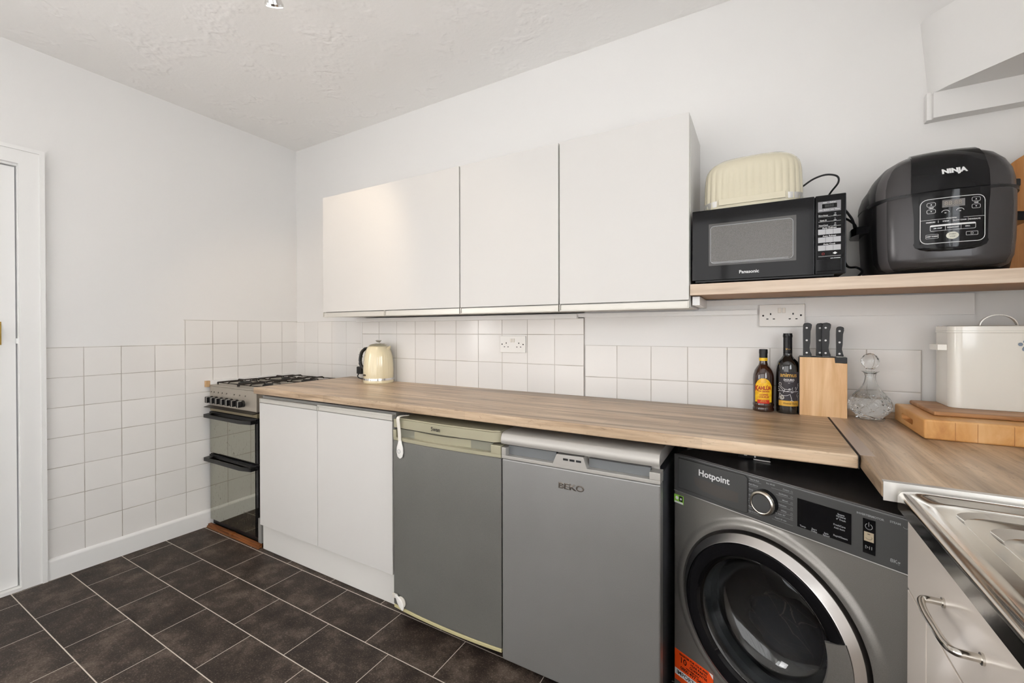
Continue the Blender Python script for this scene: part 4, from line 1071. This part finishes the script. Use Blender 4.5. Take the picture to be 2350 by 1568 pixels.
# round-topped board behind
b = MB(); st = [(3.722, 1.421), (3.974, 1.421)] + [(3.848 + .126 * math.cos(a), 1.695 + .126 * math.sin(a)) for a in [PI * k / 24 for k in range(25)]]
b.prism(st, 'y', -.008, .012, .003)
for v in b.bm.verts: v.co.y += .004 + (v.co.z - 1.42) * .08
tag(obj('wooden_board', b, M_round, None, 30), 'round-topped wooden board leaning on the wall behind the multi-cooker', 'wooden board')

# ================================================================== SOCKETS
def socket(x, y, z, rz, label, depth=.010, box=0):
    s = thing('double_socket', label, 'wall socket', (x, y, z), rz, 'white double wall sockets')
    b = MB(); b.box(-.076, .076, -depth, 0, -.0435, .0435, .003, 2)
    if box: b.box(-.075, .075, 0, box, -.0425, .0425, .002)
    pl_ = obj('face_plate', b, M_white, s)
    for sx in (-1, 1):
        b = MB(); b.box(sx * .0075 - .0055, sx * .0075 + .0055, -depth - .003, -depth + .001, .010, .030, .0015); obj('switch', b, M_white2, s)
    b = MB()
    for sx in (-1, 1):
        cx_ = sx * .0375
        b.box(cx_ - .0025, cx_ + .0025, -depth - .0005, -depth + .002, .0025, .0095)
        b.box(cx_ - .0145, cx_ - .0075, -depth - .0005, -depth + .002, -.0155, -.0115); b.box(cx_ + .0075, cx_ + .0145, -depth - .0005, -depth + .002, -.0155, -.0115)
        b.cyl((sx * .063, -depth - .0005, 0), (sx * .063, -depth + .001, 0), .0036, seg=12)
    obj('pin_holes', b, M_gap, pl_)
    return s
socket(1.940, -0.002, 1.1775, 0, 'double socket on bare tiles above the long worktop, nothing in front of it')
socket(3.133, yr(3.133) - .004, 1.307, math.atan(.043), 'double socket on the painted wall under the shelf, above the bottles')
socket(0.842, -0.001, 1.092, 0, 'upper double socket hidden behind the kettle', .008)
s2 = socket(0.842, -0.001, 0.986, 0, 'lower double socket behind the kettle, black plug in it', .008)
kp = thing('kettle_plug', 'black plug and cord in the socket behind the kettle', 'plug', (0.815, -.010, .99))
b = MB(); b.box(-.02, .02, -.034, 0, -.02, .028, .005); obj('plug', b, M_black_m, kp)
b = MB(); b.tube(bez([(0, -.03, -.016), (.0, -.04, -.035), (.03, -.038, -.048), (.06, -.02, -.049), (.09, -.012, -.05)], 8), .0035, 8); obj('cord', b, M_black_m, kp)

# ================================================================== KETTLE
kt = thing('kettle', 'cream ribbed jug kettle with black handle near the corner', 'kettle', (1.050, -.094, ZW + .0005))
def krib(r, z, a): return r * (1 + (.022 * abs(math.sin(a * 16)) if .05 < z < .17 else .004))
b = MB(); b.lathe([(.088, 0), (.090, .004), (.090, .014), (.087, .018)], seg=56); obj('base', b, M_cream, kt)
b = MB(); b.lathe([(.0895, .018), (.0885, .030)], seg=56); b.lathe([(.0888, .0185), (.0895, .021)], seg=56); obj('chrome_ring', b, M_chrome, kt)
b = MB(); b.lathe([(.087, .030), (.0875, .04), (.087, .08), (.085, .12), (.0815, .155), (.077, .18), (.070, .202), (.062, .216), (.056, .223)], seg=112, fn=krib)
bd = obj('body', b, M_cream, kt, 60)
b = MB(); b.lathe([(.057, .222), (.050, .229), (.035, .234), (.02, .237), (.001, .238)], seg=40); ld = obj('lid', b, mat('kettle_lid_chrome', rgb(186, 180, 158), .2, .5), kt)
b = MB(); b.lathe([(.009, .236), (.007, .243), (.014, .249), (.018, .253), (.016, .257), (.001, .259)], seg=24); obj('lid_knob', b, M_alu, ld)
b = MB(); rr2 = []
for q in range(7):
    f = q / 6; z = .160 + .062 * f; rr2.append([(  .060 + (.003 + .015 * f) * math.cos(a), .026 * (.55 + .45 * f) * math.sin(a), z - .018 * (1 - max(0, math.cos(a))) * f) for a in [2 * PI * k / 24 for k in range(24)]])
b.loft(rr2); sp_ = obj('spout', b, M_cream, bd, 60)
for o_ in (sp_,): o_.rotation_euler = (0, 0, math.radians(18))
b = MB(); hp = bez([(-.060, .0, .206), (-.088, 0, .203), (-.112, 0, .180), (-.122, 0, .135), (-.116, 0, .100), (-.092, 0, .082)], 8)
b.tube(hp, .0095, 12, flat=(1.2, 1)); ho = obj('handle', b, M_black_m, kt)
ho.rotation_euler = (0, 0, math.radians(18))
b = MB(); b.tube([Vector((p.x - .006, p.y, p.z + .004)) for p in hp], .0055, 8, flat=(1.7, 1)); h2 = obj('handle_trim', b, M_chrome, ho)
b = MB(); b.box(-.014, .014, -.0925, -.083, .044, .055, .004); pb = obj('badge', b, mat('bronze_badge', rgb(84, 74, 58), .3, .5), kt); pb.rotation_euler = (0, 0, math.radians(-2))
pb.location = (-.022, .004, 0)

# ================================================================== BOTTLES
def bentf(cx, cy, r, rot=0.0):
    return lambda u, v: (cx + r * math.sin(u / r + rot), cy - r * math.cos(u / r + rot), v)
def patch(mb, r, u0, u1, z0, z1, rot=0, m=0, top=None, n=20):
    f = bentf(0, 0, r, rot)
    mb.grid(lambda s_, t_: f(u0 + (u1 - u0) * s_, z0 + ((top(u0 + (u1 - u0) * s_) if top else z1) - z0) * t_), n, 10, m)
ROT = math.radians(0)
ka = thing('liqueur_bottle', 'squat brown liqueur bottle with a yellow label, beside the wine bottle', 'bottle', (3.071, -.020, ZW))
b = MB(); b.lathe([(.034, 0), (.0365, .003), (.0368, .012), (.0345, .017), (.0365, .022), (.0370, .028), (.0350, .033), (.0352, .06), (.0358, .10), (.0362, .125), (.0348, .142), (.0300, .158), (.0225, .171), (.0172, .178), (.0158, .182), (.0138, .190), (.0135, .205)], seg=48)
bo = obj('glass', b, M_kahl, ka, 60)
b = MB(); b.lathe([(.0142, .205), (.0145, .208), (.0142, .222), (.0150, .224), (.0148, .238), (.0135, .240)], seg=32); obj('cap', b, M_black_m, ka)
b = MB(); b.lathe([(.0142, .195), (.0147, .196), (.0147, .206), (.0142, .207)], seg=32, cap0=False, cap1=False)
obj('neck_band', b, M_yel, ka)
b = MB(); zz = (.040, .125)
patch(b, .0366, -.031, .031, .038, .125, 0, 0, top=lambda u: .112 + .028 * (1 - abs(u / .031) ** 2.6) - .012)
la = obj('label', b, M_yel, ka)
b = MB(); f = bentf(0, 0, .0371)
for ch in (('K', -.0245, .029, .0895), ('AHLÚA', .0048, .0195, .0915)): b.text(ch[0], ch[2], (lambda u, v, U=ch[1], V=ch[3]: f(u + U, v + V)), bold=.0009, sx=.72, m=0)
for tx, sz, v_ in (('THE ORIGINAL', .006, .079), ('COFFEE', .0085, .066), ('LIQUEUR', .0085, .0575)): b.text(tx, sz, (lambda u, v, V=v_: f(u + .002, v + V)), bold=.0003, m=0)
obj('label_lettering', b, M_red, la)
b = MB(); patch(b, .0372, -.021, .021, .033, .047, 0, 0); patch(b, .0372, -.009, .009, .111, .129, 0, 1); obj('label_panels', b, [M_red2, M_gold], la)
b = MB(); f2 = bentf(0, 0, .0375)
for tx, sz, v_ in (('IMPORTED', .0035, .0435), ('20% VOL 70cl', .004, .0395)): b.text(tx, sz, (lambda u, v, V=v_: f2(u, v + V)), bold=.0001)
obj('panel_lettering', b, M_gold, la)

wi = thing('wine_bottle', 'tall dark wine bottle with a black label of white line drawing', 'bottle', (3.151, -.022, ZW))
b = MB(); b.lathe([(.034, 0), (.0372, .003), (.0378, .02), (.0378, .165), (.0370, .178), (.0320, .195), (.0225, .207), (.0165, .216), (.0150, .226), (.0146, .25)], seg=48)
obj('glass', b, M_wine, wi, 60)
b = MB(); b.lathe([(.0152, .222), (.0150, .250), (.0148, .286), (.0160, .288), (.0160, .296), (.0150, .298), (.0152, .302), (.001, .303)], seg=32)
cap_ = obj('foil_capsule', b, M_black, wi)
b = MB(); fc = bentf(0, 0, .01525); b.text('V~~', .010, lambda u, v: fc(u, v + .242), shear=.3); obj('capsule_print', b, M_gold, cap_)
b = MB(); patch(b, .0382, -.034, .042, .050, .158, 0, 0); patch(b, .0383, -.034, .042, .030, .050, 0, 1); lb = obj('label', b, [M_dlabel, M_gold], wi)
f = bentf(0, 0, .0386)
b = MB()
b.text('animus', .0225, lambda u, v: f(u + .001, v + .146), bold=.0001, m=1, sx=.92)
b.text('DOURO', .0095, lambda u, v: f(u + .003, v + .128), bold=.0003)
b.ribbon([(-.012 + .003 * k, .1215) for k in range(11)], .0008, f); b.text('2021', .0035, lambda u, v: f(u + .003, v + .116))
def Ln(pts, wd=.0013): b.ribbon([(-.034 + p[0] * .00052, .050 + p[1] * .00052) for p in pts], wd, f)
def arc(cx, cy, rx_, ry_, a0, a1, n=14): return [(cx + rx_ * math.cos(math.radians(a0 + (a1 - a0) * k / n)), cy + ry_ * math.sin(math.radians(a0 + (a1 - a0) * k / n))) for k in range(n + 1)]
Ln(arc(12, 118, 9, 11, -60, 260)); Ln([(4, 104), (-2, 96), (2, 92)]); Ln([(16, 106), (30, 92), (44, 82), (64, 80), (78, 84)]); Ln([(8, 100), (26, 82), (40, 66), (34, 56)])
Ln([(44, 82), (42, 70), (50, 66), (70, 70)]); Ln(arc(74, 82, 6, 6, 0, 360)); Ln([(-4, 84), (6, 80), (10, 74), (6, 66), (-6, 68)]); Ln([(10, 70), (60, 66), (140, 68)])
Ln(arc(44, 58, 34, 22, 190, 325, 18)); Ln([(10, 54), (6, 30), (2, 12)]); Ln([(76, 50), (82, 30), (88, 4), (78, -2)]); Ln([(88, 4), (100, -4)]); Ln([(92, 96), (88, 80), (96, 78)])
Ln([(86, 70), (84, 58), (94, 58), (96, 68)]); Ln(arc(138, 116, 6, 9, 0, 360)); Ln([(134, 104), (126, 90), (118, 82), (116, 72)]); Ln([(118, 100), (112, 96), (114, 86)]); Ln([(142, 60), (130, 52), (124, 40), (132, 24), (138, 14), (132, 4)]); Ln([(144, 44), (136, 36), (138, 26)])
b.text('Vicente Faria', .010, lambda u, v: f(u + .006, v + .040), shear=.35, bold=.0001, m=2, sx=.9)
obj('label_artwork', b, [M_print, M_gold, M_blackprint], lb)
b = MB(); b.fill([(-.021 + .0085 * math.cos(a), .061 + .0085 * math.sin(a)) for a in [2 * PI * k / 20 for k in range(20)]], f, 0); obj('seal', b, mat('silver_seal', rgb(176, 172, 164), .4, .3), lb)

# ================================================================== KNIFE BLOCK AND KNIVES
kb = thing('knife_block', 'pale wooden knife block with black top edge holding the knives', 'knife block', (3.187, -.050, ZW), math.radians(-2.0))
KW, KH = .141, .2155
b = MB(); b.prism([(.0, .0), (KW, .0), (KW, KH - .020), (KW - .036, KH - .020), (KW - .036, KH - .001), (0, KH - .001)], 'y', 0, .055, .0012)
obj('block', b, M_block, kb)
b = MB(); b.box(.0, KW - .037, .003, .058, KH - .002, KH + .002, .001); b.box(KW - .0355, KW - .0005, -.0006, .058, KH - .0195, KH + .001, .001); b.box(-.003, .0005, .004, .054, .004, KH - .002, .001)
obj('black_trim', b, M_black_m, kb)
def knife(dx, dy, h, wd, lab, flip=1):
    k_ = thing('kitchen_knife', lab, 'knife', (3.187 + dx, -.050 + dy, ZW + KH + .003), math.radians(-2), 'knives in the block')
    s_ = h / .122
    pr = [(-.0115, 0), (.0135, 0), (.0130, .008), (.0075, .016), (.0072, .030), (.0095, .05), (.0100, .072), (.0085, .092), (.0120, .108), (.0150, .114), (.0110, .120), (.002, .123), (-.0085, .121), (-.0115, .114), (-.0120, .09), (-.0115, .05), (-.0112, .03)]
    b = MB(); b.prism([(u * wd, v * s_) for u, v in pr], 'y', -.008, .008, .002)
    hd = obj('handle', b, M_black_m, k_, 50)
    b = MB()
    for v in (.012, .058, .104): b.cyl((-.001 * wd, -.0088, v * s_), (-.001 * wd, -.0075, v * s_), .0034, seg=16)
    obj('rivet', b, M_print, hd)
    b = MB(); b.box(-.010 * wd, .010 * wd, -.001, .001, -.0025, .0, 0); obj('blade', b, M_steel, k_)
knife(.024, .020, .122, 1.05, 'large black-handled knife in the block, nearest the wine bottle')
knife(.066, .042, .121, 1.05, 'black-handled knife partly hidden behind its neighbour in the block')
knife(.081, .020, .122, 1.05, 'black-handled knife in front of the partly hidden one in the block')
knife(.121, .016, .108, .85, 'smallest black-handled knife in the block, nearest the decanter')

# ================================================================== DECANTER
de = thing('decanter', 'cut crystal decanter with round stopper, half full of clear spirit', 'decanter', (3.395, -.030, ZW + .0005))
def cut(r, z, a):
    if .022 < z < .090:
        e = min(1, (z - .022) / .01, (.09 - z) / .01)
        u = a * 10 / (2 * PI) * 1.0; v = (z - .022) / .034
        d1 = abs(((u + v) % 1) - .5) * 2; d2 = abs(((u - v) % 1) - .5) * 2
        k = 0
        for d in (d1, d2):
            if d > .80: k += (d - .80) / .2
        fine = (abs(((u * 4 + v * 4) % 1) - .5) + abs(((u * 4 - v * 4) % 1) - .5)) if (d1 < .55 and d2 < .55) else 0
        return r - e * (.0022 * min(k, 1.2) + .0007 * fine)
    if .095 < z < .175: return r * (1 - .02 * abs(math.cos(a * 5)))
    return r
prof = [(.034, 0), (.040, .001), (.041, .006), (.036, .010)]
prof += [(.036 + (.0615 - .036) * math.sin(PI / 2 * k / 6), .010 + .038 * k / 6) for k in range(1, 7)]
zz = [.052, .056, .060, .064, .068, .072, .076, .080, .084, .088, .092, .098, .104, .110, .118, .128, .140, .152, .160, .165, .169]
rr = [.0615, .0612, .0605, .0595, .0580, .0562, .0540, .0515, .0487, .0458, .0425, .0375, .0325, .0280, .0232, .0190, .0160, .0150, .0165, .0200, .0262]
prof += list(zip(rr, zz)); 
fine_prof = []
for (r0, z0), (r1, z1) in zip(prof[:-1], prof[1:]):
    n = max(1, int((z1 - z0) / .0016)) if .02 < z0 < .095 else 1
    for k in range(n): fine_prof.append((r0 + (r1 - r0) * k / n, z0 + (z1 - z0) * k / n))
fine_prof.append(prof[-1])
inner = [(.0225, .169), (.0130, .162), (.0120, .150), (.0135, .138), (.0200, .120), (.0300, .104), (.0400, .092), (.0500, .0780), (.0508, .0768), (.0001, .0765)]
b = MB(); b.lathe(fine_prof + inner, seg=160, fn=cut, cap1=False); obj('glass', b, M_glass, de, 25)
b = MB(); b.lathe([(.009, .150), (.0105, .166), (.0125, .172), (.0110, .177), (.0150, .181), (.0225, .190), (.0262, .203), (.0250, .214), (.0185, .224), (.0080, .231), (.0002, .233)], seg=36, fn=lambda r, z, a: r * (1 - (.05 * abs(math.sin(a * 5)) if z > .205 else 0)))
obj('stopper', b, M_glass, de, 25)

# ================================================================== BOARDS AND BREAD BIN
bt = thing('chopping_board', 'thick blond butcher-block board with a slot handle, under the thin board', 'chopping board', (3.469, -.302, ZW), 0, 'stacked chopping boards')
L_, D_, H_ = .49, .312, .0575
b = MB(); b.box(0, L_, 0, D_, 0, H_, .006, 3)
ct_ = MB(); ct_.box(-.02, .025, .105, .225, .020, .038, .008, 3)
carve(b, ct_)
obj('board', b, M_board, bt)
b = MB()
for xx in (.065, .11, .18, .235, .285, .35, .42): b.box(xx, xx + .0008, -.0004, .01, .003, H_ - .004)
obj('glue_lines', b, mat('glue_line', rgb(160, 104, 54), .6), bt)
tb = thing('chopping_board', 'thin darker wooden board lying on the thick board', 'chopping board', (3.510, -.226, ZW + .0578), 0, 'stacked chopping boards')
b = MB(); b.box(0, .44, 0, .245, 0, .0135, .0045, 3); obj('board', b, M_board2, tb)
bn = thing('bread_bin', 'stone-coloured enamel bread bin with lid handle and paw print, on the boards', 'bread bin', (3.573, -.126, ZW + .0718))
W_, D_, HB = .36, .150, .238
rb = lambda z, e=0, r=.028: [(x, y, z) for x, y in rrect(-e, W_ + e, -e, D_ + e, r + e, 8)]
b = MB(); b.loft([rb(0, -.002), rb(.003, 0), rb(HB - .004, 0)]); bb_ = obj('body', b, M_bin, bn)
b = MB(); b.loft([rb(HB - .005, .0), rb(HB - .004, .0025), rb(HB + .001, .0025), rb(HB + .002, .001), rb(HB + .015, .001), rb(HB + .018, -.003)]); li = obj('lid', b, M_bin, bn)
b = MB(); hp = [(.122 + .042 * math.cos(a) , .06, HB + .016 + .036 * math.sin(a)) for a in [PI * k / 20 for k in range(21)]]
b.loft([[(x, y_ , z) for y_, x, z in ((.05, p[0], p[2]), (.064, p[0], p[2]), (.064, p[0] * .96 + .122 * .04, p[2] - .0025), (.05, p[0] * .96 + .122 * .04, p[2] - .0025))] for p in hp]); obj('handle', b, M_steel, li)
for sx in (0,):
    b = MB(); b.loft([[(x, y, z) for x, y in ((0, .03), (-.020, .035), (-.024, .05), (-.024, .095), (-.020, .11), (0, .115), (0, .112), (-.018, .107), (-.0215, .095), (-.0215, .05), (-.018, .038), (0, .033))] for z in (.178, .196)])
    obj('side_handle', b, M_bin, bn)
b = MB()
Fp = front(-.0006); pc = (.172, .197)
def ell(cx, cy, rx_, ry_): b.fill([(cx + rx_ * math.cos(a), cy + ry_ * math.sin(a)) for a in [2 * PI * k / 20 for k in range(20)]], Fp, 0)
ell(.150, .1995, .0052, .0052); ell(.1605, .2075, .0054, .0052); ell(.1745, .2075, .0054, .0052); ell(.185, .1995, .0052, .0052)
b.fill([(.1675 + dx_, .182 + dz_) for dx_, dz_ in ((-.015, .004), (-.0125, .0095), (-.006, .0165), (0, .018), (.006, .0165), (.0125, .0095), (.015, .004), (.0135, -.001), (.009, -.003), (.0, -.0005), (-.009, -.003), (-.0135, -.001))], Fp)
obj('paw_print', b, M_paw, bb_)

# ================================================================== CEILING SPOTLIGHT
sx_, sy_, sz_ = 1.42, -.935, 2.515
lt = thing('ceiling_spotlight', 'white and chrome spotlight bar fixed to the ceiling', 'ceiling light', (1.62, -1.06, 2.64))
b = MB(); b.box(-.22, .32, -.03, .03, -.02, .02, .006); obj('mounting_bar', b, M_white, lt)
heads = ((-.19, .09), (.05, .0), (.29, .0))
def spot(dx_, dy_, aim, power, name='lamp_head'):
    base = Vector((dx_, dy_ * .3, -.02)); hc = Vector((dx_ - .0, dy_, -.125)); d = (Vector(aim) - (Vector((1.62, -1.06, 2.64)) + hc)).normalized()
    b = MB(); b.cyl(base, hc - d * .02, .007); b.cyl(hc - d * .045, hc + d * .0, .018, .031, 24); b.cyl(hc, hc + d * .008, .033, .033, 24)
    h_ = obj(name, b, [M_chrome], lt)
    b = MB(); b.cyl(hc + d * .0081, hc + d * .012, .030, .029, 24); obj('bulb', b, M_glow, h_)
    l = bpy.data.lights.new('spot_light', 'SPOT'); l.energy = power; l.color = (1.0, .80, .58); l.spot_size = math.radians(74); l.spot_blend = .7; l.shadow_soft_size = .03
    o = bpy.data.objects.new('spot_light', l); C.objects.link(o); o.parent = lt; o.location = hc + d * .03
    o.rotation_euler = d.to_track_quat('-Z', 'Y').to_euler()
spot(-.19, .09, (.50, 0, 1.05), 22)
spot(.05, .0, (1.65, -.25, 1.45), 3.5)
spot(.29, .0, (2.2, -.4, .8), 2)
